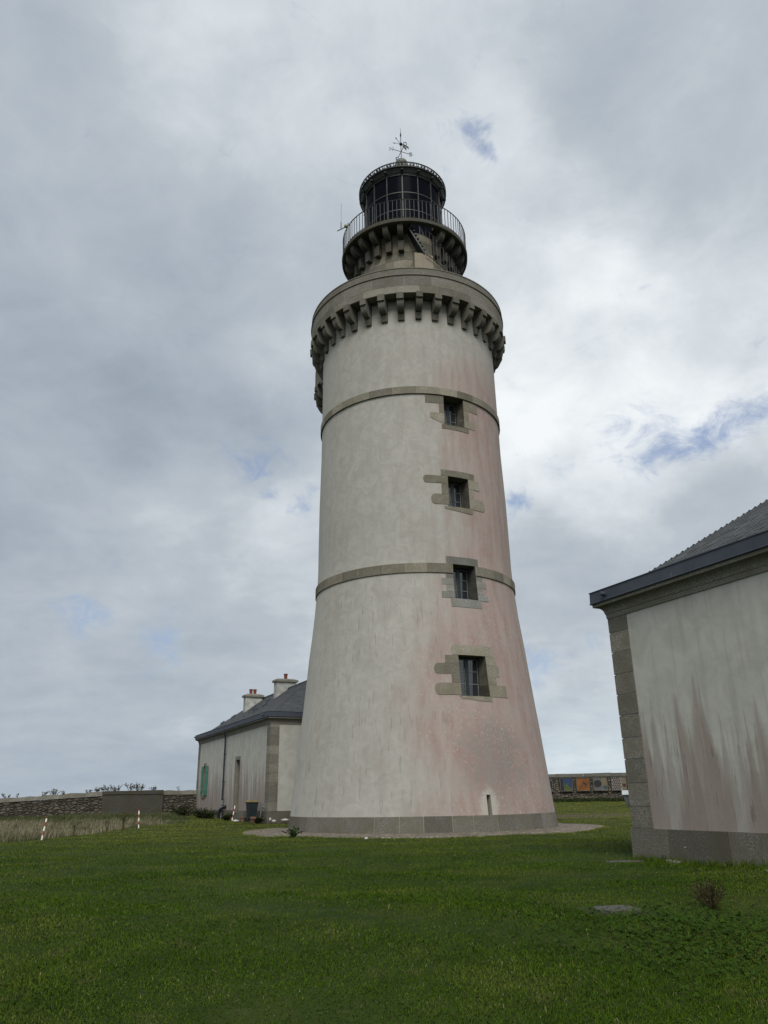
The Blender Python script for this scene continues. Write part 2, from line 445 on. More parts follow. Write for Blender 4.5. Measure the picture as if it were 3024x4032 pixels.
MT = {
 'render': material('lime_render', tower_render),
 'house': material('house_render', house_render),
 'plainwall': plain('chimney_render', (0.36, 0.36, 0.34), 0.9, 0.15, 0, 0.25, 3),
 'granite': granite('granite', (0.25, 0.23, 0.185), 0.34, lichen=0.1),
 'granite2': granite('granite_weathered', (0.20, 0.19, 0.165), 0.16, lichen=0.18),
 'granite3': granite('granite_grey', (0.25, 0.25, 0.235), 0.25, lichen=0.1),
 'granite4': granite('granite_dark', (0.23, 0.218, 0.185), 0.3, lichen=0.15),
 'gcorbel': granite('granite_gallery', (0.095, 0.092, 0.08), 0.2, lichen=0.1),  # darker granite: the shade under the gallery is put into the colour
 'hplinth': granite('granite_house_plinth', (0.145, 0.137, 0.117), 0.28, lichen=0.35),
 'plinth': granite('granite_plinth', (0.165, 0.155, 0.132), 0.26, lichen=0.15),
 'corbel': granite('granite_corbel', (0.165, 0.158, 0.14), 0.22),
 'mortar': plain('mortar', (0.27, 0.25, 0.20), 0.95, 0.1),
 'rust': material('rust_streaked_granite', rusty_granite),
 'reveal': granite('reveal_stone', (0.17, 0.16, 0.135), 0.1),
 'slate': material('slate', slate_fn),
 'zinc': material('zinc', zinc_fn),
 'iron': plain('black_iron', (0.009, 0.010, 0.012), 0.5, 0.4, 0, 0.4, 10),
 'irong': plain('green_iron', (0.006, 0.013, 0.013), 0.5, 0.4, 0, 0.4, 8),
 'lantern': plain('lantern_metal', (0.020, 0.023, 0.022), 0.55, 0.4, 0, 0.35, 5),
 'dome': plain('dome_metal', (0.085, 0.09, 0.075), 0.6, 0.35, 0, 0.3, 5),
 'lglass': material('lantern_glass', glass_fn((0.005, 0.0055, 0.009), 1.45, 0.2, 0.006)),
 'mullion': plain('mullion_metal', (0.028, 0.031, 0.030), 0.55, 0.4, 0, 0.5, 4),
 'sash': plain('dark_sash_paint', (0.012, 0.022, 0.024), 0.45, 0.4),
 'bar': plain('grey_putty', (0.17, 0.175, 0.17), 0.7),
 'glass': material('window_glass', glass_fn((0.020, 0.022, 0.027), 1.75, 0.05)),
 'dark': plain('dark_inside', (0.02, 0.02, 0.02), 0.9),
 'green': plain('green_shutter_paint', (0.035, 0.155, 0.105), 0.55, 0.35, 0, 0.2, 4),
 'pipe': plain('dark_downpipe', (0.018, 0.02, 0.032), 0.5),
 'pipe2': plain('grey_pipe', (0.15, 0.155, 0.155), 0.6),
 'terracotta': plain('terracotta', (0.16, 0.05, 0.034), 0.8, 0.2, 0, 0.3, 8),
 'pot': plain('plant_pot', (0.17, 0.095, 0.065), 0.8, 0.2, 0, 0.3, 6),
 'soil': plain('soil', (0.07, 0.04, 0.03), 1.0, 0.1),
 'binbody': plain('bin_plastic', (0.014, 0.021, 0.026), 0.5, 0.4, 0, 0.2, 4),
 'binlid': plain('bin_yellow', (0.17, 0.135, 0.04), 0.5, 0.4, 0, 0.25, 5),
 'rubble': rubble('rubble_stone', 0.62),
 'rubble2': rubble('rubble_stone_pale', 0.75),
 'coping': granite('pale_coping', (0.27, 0.26, 0.225), 0.22, lichen=0.5),
 'coping2': granite('dark_coping', (0.17, 0.17, 0.155), 0.15, lichen=0.35),
 'cement': granite('cement', (0.075, 0.074, 0.066), 0.1, lichen=0.12),
 'lawn': material('lawn_soil', lawn_fn),
 'blade': material('grass_blade', blade_fn),
 'dry': material('dry_grass', dry_fn),
 'paving': material('cobble', paving_fn),
 'stripe': material('red_white_stripe', stripe_fn),
 'whitestone': plain('white_stone', (0.40, 0.385, 0.36), 0.9, 0.1, 0, 0.2, 9),
 'bracken': leaf('bracken_leaf', (0.04, 0.042, 0.026), (0.12, 0.115, 0.065)),
 'shrub': leaf('shrub_leaf', (0.012, 0.022, 0.008), (0.045, 0.06, 0.02)),
 'twig': leaf('dry_twig', (0.038, 0.036, 0.018), (0.095, 0.085, 0.04)),
 'clover': leaf('clover_leaf', (0.011, 0.030, 0.002), (0.028, 0.058, 0.005)),
 'weed': leaf('weed_leaf', (0.02, 0.045, 0.01), (0.055, 0.09, 0.025)),
 'slab': granite('slab_stone', (0.088, 0.088, 0.084), 0.1),
 'boxgrey': plain('grey_board', (0.085, 0.088, 0.095), 0.6, 0.3),
 'white': plain('white_print', (0.33, 0.36, 0.37), 0.4, 0.4, 0, 0.06),
 'beige': plain('beige_print', (0.135, 0.112, 0.07), 0.5, 0.3, 0, 0.12),
 'frameg': plain('panel_frame', (0.09, 0.082, 0.066), 0.6),
 'ink': plain('dark_print', (0.018, 0.018, 0.02), 0.5),
 'orange': plain('orange_print', (0.155, 0.062, 0.016), 0.5, 0.3, 0, 0.3, 5),
 'teal': plain('teal_print', (0.03, 0.05, 0.06), 0.5, 0.3, 0, 0.5, 3),
 'blue': plain('blue_print', (0.02, 0.042, 0.10), 0.5, 0.3, 0, 0.4, 4),
 'leafy': plain('green_print', (0.06, 0.075, 0.02), 0.5, 0.3, 0, 0.6, 9),
 'greyp': plain('grey_print', (0.09, 0.09, 0.086), 0.5, 0.3, 0, 0.4, 7),
 'honey': plain('pale_print', (0.22, 0.185, 0.17), 0.5, 0.3, 0, 0.1),
 'door': plain('weathered_door', (0.11, 0.095, 0.075), 0.7),
 'offwhite': plain('off_white_paint', (0.52, 0.52, 0.49), 0.6),
}

# ------------------------------------------------------------------ LIGHTHOUSE
ZB = -1.035
light = empty('lighthouse', (AX.x, AX.y, ZB))
tag(light, 'tall round lighthouse tower, white render turning pink, dark lantern and gallery on top', 'lighthouse')
TO = (0, 0, ZB)
PROF = [(-1.04, 4.84), (-.58, 4.77), (1.05, 4.60), (2.35, 4.466), (3.78, 4.30), (5.0, 4.19), (6.35, 4.033), (7.45, 3.93), (8.45, 3.89), (10.6, 3.885),
        (12, 3.855), (13.5, 3.815), (17.3, 3.80), (19.4, 3.79)]
PZ = [p[0] for p in PROF]; PR = [p[1] for p in PROF]
def rz(z): return float(np.interp(z, PZ, PR))
HOLES = [(18.3, 31.6, 13.39, 14.64), (18.2, 31.2, 10.0, 11.2), (18.1, 31.7, 6.49, 7.77), (16.9, 31.2, 3.1, 4.47), (23.5, 25.3, -0.6, 0.02)]
phis = sorted(set([round(-180 + 3 * i, 2) for i in range(121)] + [h for H in HOLES for h in H[:2]]))
zs = sorted(set([-0.6, 0.5, 1.6, 2.35, 5.0, 5.8, 8.45, 9.2, 12, 12.7, 15.5, 16.4, 17.3, 18.2, 19.2] + [h for H in HOLES for h in H[2:]]))
b = MB(TO)
pts = []; uvs = []
for z in zs:
    for p in phis:
        r = rz(z) + 0.006 * fbm(p * 0.11, z * 0.8, 1.0, 3.0)
        if abs(abs(p) - 180) < 0.01: r = rz(z)
        pts.append((r * sin(R(p)), -r * cos(R(p)), z)); uvs.append((R(p) * 4.0, z))
fs = []; n = len(phis)
for i in range(len(zs) - 1):
    for j in range(n - 1):
        pm = (phis[j] + phis[j + 1]) / 2; zm = (zs[i] + zs[i + 1]) / 2
        if any(h[0] < pm < h[1] and h[2] < zm < h[3] for h in HOLES): continue
        fs.append((i * n + j, i * n + j + 1, (i + 1) * n + j + 1, (i + 1) * n + j))
b.add(pts, fs, uvs)
# the slit's own rendered sides
a0, a1, z0, z1 = HOLES[4]
def pol(r, a, z): return (r * sin(R(a)), -r * cos(R(a)), z)
for (q0, q1) in (((a0, z0), (a0, z1)), ((a1, z1), (a1, z0)), ((a0, z1), (a1, z1))):
    P = [pol(rz(q0[1]), *q0), pol(rz(q1[1]), *q1), pol(4.25, *q1), pol(4.25, *q0)]
    b.add(P, [(0, 1, 2, 3)], [(R(q0[0]) * 4, q0[1]), (R(q1[0]) * 4, q1[1]), (R(q1[0]) * 4 + .4, q1[1]), (R(q0[0]) * 4 + .4, q0[1])])
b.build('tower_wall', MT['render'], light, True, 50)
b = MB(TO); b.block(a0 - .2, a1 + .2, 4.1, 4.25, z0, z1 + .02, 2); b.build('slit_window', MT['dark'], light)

# plinth: blocks over a mortar core
b = MB(TO)
b.tint = 3; b.lathe([(4.838, -1.3), (4.838, -1.04), (4.769, -.585)], 120)
a = -180.0
while a < 179:
    w = random.uniform(7.5, 13.5)
    if a + w > 174: w = 180 - a
    b.tint = random.random()
    b.block(a + .13, a + w - .13, 4.5, lambda z: 4.845 - (z + 1.04) * 0.15 + random.uniform(0, .006), -1.3, -.575, 5)
    a += w
b.build('plinth', MT['plinth'], light)
# string courses
def course(name, z0, z1, skip=None, mat='granite'):
    b = MB(TO); b.tint = 3
    rr0 = rz((z0 + z1) / 2)
    if not skip: b.block(-180, 180, 3.6, rr0 + .06, z0 + .004, z1 - .004, 120)
    else: b.block(skip[1], 360 + skip[0], 3.6, rr0 + .06, z0 + .004, z1 - .004, 120)
    a = -180.0
    while a < 179:
        w = random.uniform(9, 15)
        if a + w > 174: w = 180 - a
        aa, ab = a, a + w
        b.tint = random.random()
        parts = [(aa, ab)]
        if skip:
            parts = [(aa, min(ab, skip[0])), (max(aa, skip[1]), ab)]
        for p, q in parts:
            if q - p > .6:
                rr = rz((z0 + z1) / 2)
                b.block(p + .09, q - .09, 3.6, rr + .065, z0, z1, 5)
        a += w
    return b.build(name, MT[mat], light)
course('string_course', 14.642, 14.945)
course('string_course', 7.42, 7.76, (18.0, 32.1))

# windows with their stone surrounds
def window(H, stones, mat, left_round=True):
    a0, a1, z0, z1 = H
    am = (a0 + a1) / 2; rm = rz((z0 + z1) / 2)
    b = MB(TO)
    for st in stones:
        p0, p1, y0, y1 = st[:4]; rd = st[4] if len(st) > 4 else ''
        b.tint = random.random()
        hh = (y1 - y0); n = 22 if ('l' in rd or 'r' in rd) else 9
        wd = R(p1 - p0) * rm
        def tp(t, rd=rd, hh=hh, wd=wd):
            d = 0.0; up = 0.0; dn = 0.0
            e = min(.45, .36 * hh / wd)
            if 'l' in rd and t < e: d = hh * .36 * (1 - math.sqrt(max(0, 1 - ((e - t) / e) ** 2)))
            if 'r' in rd and t > 1 - e: d = hh * .36 * (1 - math.sqrt(max(0, 1 - ((t - 1 + e) / e) ** 2)))
            j = 0.006 * mnoise.noise(Vector((t * 7 + y0 * 9, p0, 1.3)))
            k = 0.006 * mnoise.noise(Vector((t * 7 + y0 * 9, p0, 7.7)))
            s = 0.0
            if 's' in rd: s = hh * .45 * max(0, 1 - t * 1.3)
            return d + j + s, d + k
        b.block(p0, p1, 3.5, lambda z: rz(z) + .014, y0 + .004, y1 - .004, n, taper=tp)
    ob = b.build('window_surround', MT[mat], light)
    # deep reveals: two jambs, soffit, sill
    depth = .5
    b = MB(TO); e = .6
    for (p, q) in ((a0 - e, a0 + .0), (a1 - .0, a1 + e)):
        b.block(p, q, rm - depth - .1, lambda z: rz(z) + .004, z0 - .02, z1 + .0, 2)
    b.block(a0 - e, a1 + e, rm - depth - .1, rz(z1) + .002, z1, z1 + .05, 3)
    b.block(a0 - e, a1 + e, rm - depth - .1, rz(z0) + .008, z0 - .06, z0, 3)
    b.build('reveal', MT['reveal'], ob)
    # flat casement window set square to the wall at its middle
    rr = rm - depth
    er = Vector((sin(R(am)), -cos(R(am)), 0)); et = Vector((cos(R(am)), sin(R(am)), 0))
    half = rr * math.tan(R((a1 - a0) / 2)) + .02
    def P(u, v, w): return tuple(er * (rr * cos(R((a1 - a0) / 2)) + w) + et * u + Vector((0, 0, v)))
    def bar(bb, u0, u1, v0, v1, w0, w1):
        bb.prism([(u0, v0), (u1, v0), (u1, v1), (u0, v1)], P, w0, w1)
    f = MB(TO); ft = .055
    bar(f, -half, -half + ft, z0, z1, -.03, .05); bar(f, half - ft, half, z0, z1, -.03, .05)
    bar(f, -half + ft, half - ft, z1 - ft, z1, -.03, .05); bar(f, -half + ft, half - ft, z0, z0 + ft, -.03, .05)
    bar(f, -.062, .062, z0 + ft, z1 - ft, -.03, .06)
    wf = f.build('window', MT['sash'], light)
    g = MB(TO); bar(g, -half + ft, -.062, z0 + ft, z1 - ft, -.005, .006); g.build('pane', MT['glass'], wf)
    g = MB(TO); bar(g, .062, half - ft, z0 + ft, z1 - ft, -.005, .006); g.build('pane', MT['glass'], wf)
    g = MB(TO)
    for (u0, u1) in ((-half + ft, -.062), (.062, half - ft)):
        q = .016
        bar(g, u0, u0 + q, z0 + ft, z1 - ft, .008, .03); bar(g, u1 - q, u1, z0 + ft, z1 - ft, .008, .03)
        bar(g, u0 + q, u1 - q, z1 - ft - q, z1 - ft, .008, .03); bar(g, u0 + q, u1 - q, z0 + ft, z0 + ft + q, .008, .03)
        hh = (z1 - z0 - 2 * ft)
        for k in (1, 2):
            zz = z0 + ft + hh * k / 3
            bar(g, u0 + q, u1 - q, zz - q * .6, zz + q * .6, .008, .028)
    g.build('glazing_bars', MT['bar'], wf)

window(HOLES[0], [(7.2, 18.3, 14.27, 14.64), (15.4, 18.3, 13.87, 14.27), (9.9, 18.3, 13.44, 13.87, 's'), (16.6, 34.6, 13.20, 13.39), (31.6, 42.6, 14.18, 14.64), (31.6, 35.2, 13.76, 14.18), (31.6, 39.9, 13.42, 13.76)], 'granite')
window(HOLES[1], [(14.4, 35.6, 11.2, 11.46), (4.3, 18.2, 10.90, 11.2, 'l'), (14.4, 18.2, 10.46, 10.90), (8.3, 18.2, 10.05, 10.46, 'l'), (15.5, 33.0, 9.79, 10.0, 's'), (31.2, 39.1, 10.82, 11.2), (31.2, 34.6, 10.45, 10.82), (31.2, 42.6, 10.0, 10.45, 'r')], 'granite')
window(HOLES[2], [(14.9, 34.0, 7.77, 8.06), (14.1, 18.1, 7.23, 7.77), (11.5, 18.1, 6.98, 7.23), (14.0, 18.1, 6.74, 6.98), (11.3, 18.1, 6.50, 6.74), (16.0, 33.3, 6.18, 6.49), (31.7, 38.4, 7.46, 7.77), (31.7, 36.3, 7.22, 7.46, 'r'), (31.7, 38.2, 6.96, 7.22), (31.7, 35.5, 6.73, 6.96), (31.7, 38.6, 6.49, 6.73)], 'granite3')
window(HOLES[3], [(13.4, 36.0, 4.47, 4.83, 'l'), (10.6, 16.9, 4.19, 4.47), (5.3, 16.9, 3.81, 4.19, 'l'), (13.0, 16.9, 3.53, 3.81), (5.2, 16.9, 3.13, 3.53, 'l'), (16.7, 32.2, 2.93, 3.1, 's'), (31.2, 37.3, 4.17, 4.47), (31.2, 38.6, 3.77, 4.17), (31.2, 36.2, 3.51, 3.77), (31.2, 41.9, 3.1, 3.51)], 'granite')

# great corbels, lintel ring, parapet
CPROF = [(3.6, 18.02), (3.90, 18.02), (3.985, 18.25), (3.93, 18.285)]
for i in range(8):
    t = i / 7 * pi / 2
    CPROF.append((4.02 + .31 * sin(t) ** 1.0, 18.66 - .36 * cos(t)))
CPROF += [(4.335, 18.70), (4.405, 18.705), (4.41, 18.965), (3.6, 18.965)]
def corbel(phi, c=(0, 0), dr=0.0, w=.265, prof=CPROF, name='corbel'):
    b = MB(TO); b.tint = random.random()
    ww = w * random.uniform(.90, 1.07) / 2; dz = random.uniform(-.03, .02); rr = random.uniform(-.025, .018)
    def fn(r, z, q):
        r = r + dr + (rr if r > 3.7 else 0); z = z + (dz if z < 18.9 else 0)
        t = q * (1.0 if z > 18.4 else .93)
        return (c[0] + r * sin(R(phi)) + t * cos(R(phi)), c[1] - r * cos(R(phi)) + t * sin(R(phi)), z)
    b.prism(prof, fn, -ww, ww)
    return b.build(name, MT['corbel'], light)
for k in range(-17, 18):
    corbel(-0.1 + 10.286 * (k + .5))
b = MB(TO)
a = -180.0; k = 0
b.tint = .35
b.lathe([(3.7, 18.97), (4.32, 18.97), (4.32, 19.0)], 96)
b.tint = 3
b.lathe([(4.328, 18.98), (4.328, 19.79)], 96)
b.lathe([(4.32, 19.83), (4.32, 20.05), (4.25, 20.1)], 96)
step = 10.286
for k in range(35):       # lintel stones, alternately standing higher
    a = -180 - .1 + step * k
    b.tint = random.random()
    b.block(a + .11, a + step - .11, 4.0, 4.338, 18.968, 19.295 if k % 2 else 19.288, 4)
b.build('corbel_table', MT['granite4'], light)
b = MB(TO); 
for zl, zh, st in ((19.30, 19.80, 16.0), (19.80, 20.13, 22.0)):
    a = -180.0
    while a < 179.9:
        w = min(st * random.uniform(.85, 1.15), 180 - a)
        if 180 - (a + w) < 6: w = 180 - a
        b.tint = random.random()
        ro = 4.334 if zl < 19.5 else 4.325
        b.block(a + .10, a + w - .10, 4.0, ro, zl + (.006 if zl < 19.5 else .03), zh - .004, 6)
        a += w
b.tint = .5
b.lathe([(4.30, 19.79), (4.365, 19.80), (4.375, 19.82), (4.36, 19.845), (4.30, 19.85)], 120)
b.lathe([(3.95, 20.13), (4.33, 20.13), (4.345, 20.145), (4.34, 20.185), (4.28, 20.2), (3.95, 20.2)], 120)
b.build('parapet', MT['granite2'], light)
b = MB(TO); b.lathe([(0.0, 19.35), (4.1, 19.35), (4.1, 19.3)], 64); b.build('terrace_floor', MT['granite2'], light)
# upper drum
b = MB(TO)
b.tint = 3; b.lathe([(2.164, 19.3), (2.164, 23.72)], 96)
for i in range(9):
    z0 = 19.4 + i * .48; a = -180 + (i % 2) * 7
    e0 = a
    while a < e0 + 359:
        w = min(random.uniform(11, 19), e0 + 360 - a)
        b.tint = random.random()
        b.block(a + .15, a + w - .15, 1.9, 2.17 + random.uniform(0, .004), z0 + .008, z0 + .472, 4)
        a += w
b.build('drum', MT['granite'], light)
# gallery corbels
GP = [(2.0, 22.66), (2.40, 22.66), (2.43, 23.16), (2.36, 23.18)]
for i in range(8):
    t = i / 7 * pi / 2
    GP.append((2.44 + .40 * sin(t), 23.68 - .46 * cos(t)))
GP += [(2.85, 23.705), (2.0, 23.705)]
for k in range(26):
    ph = -5.4 - 13.846 * k
    pm = ((ph + 180) % 360) - 180
    if 2 < pm < 32: continue
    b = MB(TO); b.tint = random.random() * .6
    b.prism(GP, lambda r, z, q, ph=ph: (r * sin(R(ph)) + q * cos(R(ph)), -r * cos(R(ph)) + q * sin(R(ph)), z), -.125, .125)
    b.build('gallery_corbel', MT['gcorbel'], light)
# gallery slab with a stair well
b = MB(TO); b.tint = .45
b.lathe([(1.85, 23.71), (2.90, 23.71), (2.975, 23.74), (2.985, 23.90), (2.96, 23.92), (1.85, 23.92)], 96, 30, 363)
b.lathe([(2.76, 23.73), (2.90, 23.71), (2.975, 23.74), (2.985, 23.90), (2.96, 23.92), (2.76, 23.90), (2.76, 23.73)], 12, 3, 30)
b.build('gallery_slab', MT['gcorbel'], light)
# railing
def ringpath(r, z, a0=0, a1=360, n=96):
    return [pol(r, a0 + (a1 - a0) * i / n, z) for i in range(n + (0 if a1 - a0 >= 360 else 1))]
b = MB(TO); b.tube(ringpath(2.93, 24.95), .024, 6, True); b.tube(ringpath(2.93, 24.0), .012, 5, True)
rail = b.build('railing', MT['iron'], light)
for k in range(96):
    b = MB(TO); p = -180 + 3.75 * k
    b.tube([pol(2.93, p, 23.9), pol(2.93, p, 24.95)], 0.017 if k % 8 else .026, 5)
    b.build('baluster', MT['iron'], rail)
# lantern
b = MB(TO); b.lathe([(1.862, 23.9), (1.862, 27.43)], 96); b.build('lantern_glass', MT['lglass'], light, True)
b = MB(TO); b.lathe([(1.80, 22.9), (1.88, 22.9), (1.88, 24.05), (1.80, 24.05)], 64); b.build('lantern_base', MT['lantern'], light, True, 40)
b = MB(TO)
for k in range(16):
    p = -2 + 22.5 * k
    b.prism([(1.855, 23.92), (1.905, 23.92), (1.905, 27.42), (1.855, 27.42)], lambda r, z, q, p=p: (r * sin(R(p)) + q * cos(R(p)), -r * cos(R(p)) + q * sin(R(p)), z), -.022, .022)
for z in (25.35, 26.36):
    b.lathe([(1.86, z - .02), (1.885, z - .02), (1.885, z + .02), (1.86, z + .02)], 96)
b.build('mullions', MT['mullion'], light)
b = MB(TO)
b.lathe([(1.80, 27.36), (1.90, 27.36), (1.905, 27.41), (1.93, 27.415), (1.935, 27.45), (1.97, 27.46), (1.99, 27.50), (2.09, 27.64), (2.14, 27.655), (2.145, 27.70), (2.05, 27.72)], 96)
b.build('cornice', MT['lantern'], light, True, 35)
for k in range(16):
    p = -2 + 22.5 * k
    b = MB(TO); c = pol(2.03, p, 27.535)
    b.ball(c, .075, 8, 6); b.ball(pol(2.10, p, 27.515), .045, 7, 5)
    for s in (-1, 1): b.ball(pol(2.03, p + s * 1.7, 27.585), .028, 6, 4)
    b.build('lion_head', MT['lantern'], light, True)
b = MB(TO)
b.tube(ringpath(2.125, 27.915, n=120), .03, 5, True); b.tube(ringpath(2.125, 27.72, n=120), .016, 5, True)
for k in range(48):
    p = 7.5 * k; m = 1 if k % 2 else -1
    cv = [(2.0, .205), (2.6, .15), (2.5, .08), (1.6, .04), (.8, .075), (1.0, .12), (1.5, .115)]
    b.tube([pol(2.125, p + m * x, 27.71 + y) for x, y in cv], .030, 4)
    cv = [(-2.9, .205), (-2.3, .13), (-2.6, .05), (-3.2, .03)]
    b.tube([pol(2.125, p + m * x, 27.71 + y) for x, y in cv], .026, 4)
    b.prism([(-.6, .21), (.6, .21), (0.25, .15), (-.25, .15)], lambda x, y, q, p=p: pol(2.125 + q, p - m * 0.2 + x, 27.71 + y), -.008, .008)
    b.prism([(-1.0, 0.0), (1.0, 0.0), (0, .05)], lambda x, y, q, p=p: pol(2.125 + q, p + 3.75 + x, 27.72 + y), -.008, .008)
b.build('cresting', MT['lantern'], light)
b = MB(TO)
b.lathe([(2.06, 27.7), (1.5, 28.05), (1.0, 28.45), (.6, 28.8), (.37, 29.05), (.36, 29.70), (.34, 29.72)], 64)
b.build('roof_dome', MT['dome'], light, True)
b = MB(TO); b.lathe([(.30, 29.70), (.345, 29.78), (.335, 29.90), (.27, 30.04), (.16, 30.13), (.05, 30.17), (.0, 30.17)], 24)
b.build('ventilator_ball', MT['dome'], light, True)
# weather vane
b = MB(TO)
b.tube([(0, 0, 30.12), (0, 0, 31.75)], .02, 6); b.tube([(0, 0, 31.75), (0, 0, 31.80), (0, 0, 31.86), (0, 0, 31.9)], .04, 6)
b.tube([(0, 0, 31.9), (0, 0, 32.32)], .018, 5, r_end=.004)
vane = b.build('weather_vane', MT['iron'], light)
NDIR = Vector((-.93, -.36, 0)).normalized(); EDIR = Vector((-.36, .93, 0)).normalized()
b = MB(TO); zc = 30.72
for d in (NDIR, -NDIR, EDIR, -EDIR):
    b.tube([(0, 0, zc), tuple(d * .44 + Vector((0, 0, zc)))], .016, 4)
def letter(bb, d, strokes, s=.105):
    q = Vector((1, 0, 0)) if abs(d.x) > .5 else Vector((.94, .34, 0))
    c = d * .53 + Vector((0, 0, zc))
    for st in strokes:
        bb.tube([tuple(c + q * (x * s) + Vector((0, 0, y * s))) for x, y in st], .021, 4)
letter(b, NDIR, [[(-.8, -1), (-.8, 1), (.8, -1), (.8, 1)]])
letter(b, -NDIR, [[(.7, .75), (.2, 1), (-.5, .9), (-.75, .5), (-.3, .1), (.4, -.1), (.75, -.5), (.4, -.95), (-.3, -1), (-.75, -.7)]])
letter(b, EDIR, [[(.7, 1), (-.6, 1), (-.6, -1), (.7, -1)], [(-.6, 0), (.4, 0)]])
letter(b, -EDIR, [[(0, 1), (.6, .7), (.8, 0), (.6, -.7), (0, -1), (-.6, -.7), (-.8, 0), (-.6, .7), (0, 1)]])
b.build('compass_letters', MT['iron'], vane)
b = MB(TO); zb = 31.22
b.ball((0, 0, zb), .085, 12, 8)
wd = Vector((-.86, -.5, 0))
for s in (-1, 1):
    d = (wd + Vector((.28, -.5, 0)) * s * .5).normalized()
    tip = d * .42 + Vector((0, 0, zb + .06 + .07 * s))
    b.tube([(0, 0, zb), tuple(tip)], .011, 4)
    b.tube([tuple(tip - d * .10), tuple(tip + d * .02)], .035, 4, r_end=.002)
    t0 = -d * .08 + Vector((0, 0, zb - .01 * s)); t1 = -d * .42 + Vector((0, 0, zb - .08 + .06 * s))
    n = Vector((0, 0, 1)); side = d.cross(n)
    def wing(u, v, w, t0=t0, t1=t1, side=side, d=d): 
        p = t0.lerp(t1, u) + Vector((0, 0, v)) + side * w
        return tuple(p)
    b.prism([(0, -.015), (.35, -.06), (.75, -.085), (1.0, -.11), (.93, -.03), (1.0, .05), (.72, .045), (.35, .03), (0, .015)], wing, -.007, .007)
b.build('wind_arrow', MT['iron'], vane)
# antenna on the gallery rail
b = MB(TO)
b.tube([(-2.55, -1.40, 24.93), (-3.14, -1.16, 24.80)], .028, 6)
b.tube([(-2.62, -1.42, 23.95), (-2.62, -1.42, 25.02)], .03, 6)
b.tube([(-2.96, -1.22, 24.84), (-2.96, -1.22, 25.25)], .028, 6); b.tube([(-2.96, -1.22, 25.25), (-2.96, -1.22, 26.35)], .009, 5)
an = b.build('antenna', MT['bar'], light)
b = MB(TO); b.ball((-2.72, -1.34, 24.93), .10, 10, 8); b.build('sensor_dome', plain('sensor_plastic', (.42, .40, .30), .6), an, True)
# outside stair up to the gallery
b = MB(TO); b.tint = .5
b.block(7.5, 26.5, 2.0, 2.62, 19.3, 22.33, 6); b.build('stair_block', MT['rust'], light)
b = MB(TO)
for i in range(16):
    a = 26.5 + i * 3.4; z = 22.15 - i * .155
    b.tint = random.random(); b.block(a, a + 3.36, 2.0, 2.6, 19.3, z, 2)
b.build('stone_steps', MT['granite'], light)
b = MB(TO)
A0, A1, Z0, Z1 = 17.6, 2.6, 22.34, 23.86
for rr in (2.28, 2.66):
    poly = [(0, -.02), (.06, -.02), (1, .80), (1, .90), (0, .05)]
    b.prism(poly, lambda u, v, w, rr=rr: pol(rr + w, A0 + (A1 - A0) * u, Z0 + (Z1 - Z0) * v), -.02, .02)
b.prism([(0, -.02), (.06, -.02), (1, .80), (1, .86), (0, .06)], lambda u, v, w: pol(2.28 + w, A0 + (A1 - A0) * u, Z0 + (Z1 - Z0) * v), .02, .36)
st = b.build('iron_stair', MT['irong'], light)
for i in range(8):
    t = (i + .6) / 8; b = MB(TO)
    b.block(A0 + (A1 - A0) * (t + .03), A0 + (A1 - A0) * (t - .10), 2.26, 2.70, Z0 + (Z1 - Z0) * t + .03, Z0 + (Z1 - Z0) * t + .07, 2)
    b.build('tread', MT['irong'], st)
b = MB(TO)
top = [pol(2.72, 12.6, 23.80), pol(2.72, 16.5, 23.26)] + [pol(2.72, 16.5 + 3.9 * i, 23.26 - .083 * i) for i in range(1, 12)]
low = [pol(2.72, 18.7, 22.22)] + [pol(2.72, 18.7 + 4.1 * i, 22.22 - .103 * i) for i in range(1, 12)]
b.tube(top, .022, 5); b.tube(low, .018, 5)
b.tube([pol(2.72, 16.0, 23.85), pol(2.72, 18.0, 23.62), pol(2.72, 22, 23.5)] + [pol(2.72, 22 + 3.0 * i, 23.5 - .115 * i) for i in range(1, 6)], .02, 5)
for i in range(13):
    p = 18.7 + 3.75 * i
    zt = float(np.interp(p, [12.6, 16.5, 59.4], [23.8, 23.26, 22.35])); zl = float(np.interp(p, [18.7, 63.8], [22.22, 21.09]))
    b.tube([pol(2.72, p, zl), pol(2.72, p, zt)], .013, 4)
    if i < 6: b.tube([pol(2.72, p, zt), pol(2.72, p, float(np.interp(p, [16, 18, 22, 37], [23.85, 23.62, 23.5, 22.93])))], .011, 4)
b.build('stair_railing', MT['iron'], light)
# attached stair turret behind
SCN = (-.65 - AX.x, 33.9 - AX.y)
b = MB(TO)
pp = []
uu = []
for i in range(49):
    a = R(-180 + 7.5 * i)
    for z, r in ((-1.3, 2.5), (5, 2.25), (19.2, 2.15)):
        pp.append((SCN[0] + r * sin(a), SCN[1] - r * cos(a), z)); uu.append((a * 2.2 - 6, z))
b.add(pp, [(i * 3 + k, (i + 1) * 3 + k, (i + 1) * 3 + k + 1, i * 3 + k + 1) for i in range(48) for k in (0, 1)], uu)
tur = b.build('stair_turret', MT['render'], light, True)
b = MB(TO); b.lathe([(2.0, 18.97), (2.70, 18.97), (2.70, 20.1), (2.66, 20.2), (0, 20.2)], 60, c=SCN); b.build('turret_parapet', MT['granite2'], tur)
for k in range(18):
    o = corbel(-20 - 17 * k, SCN, -1.64, .27, CPROF, 'turret_corbel'); o.parent = tur

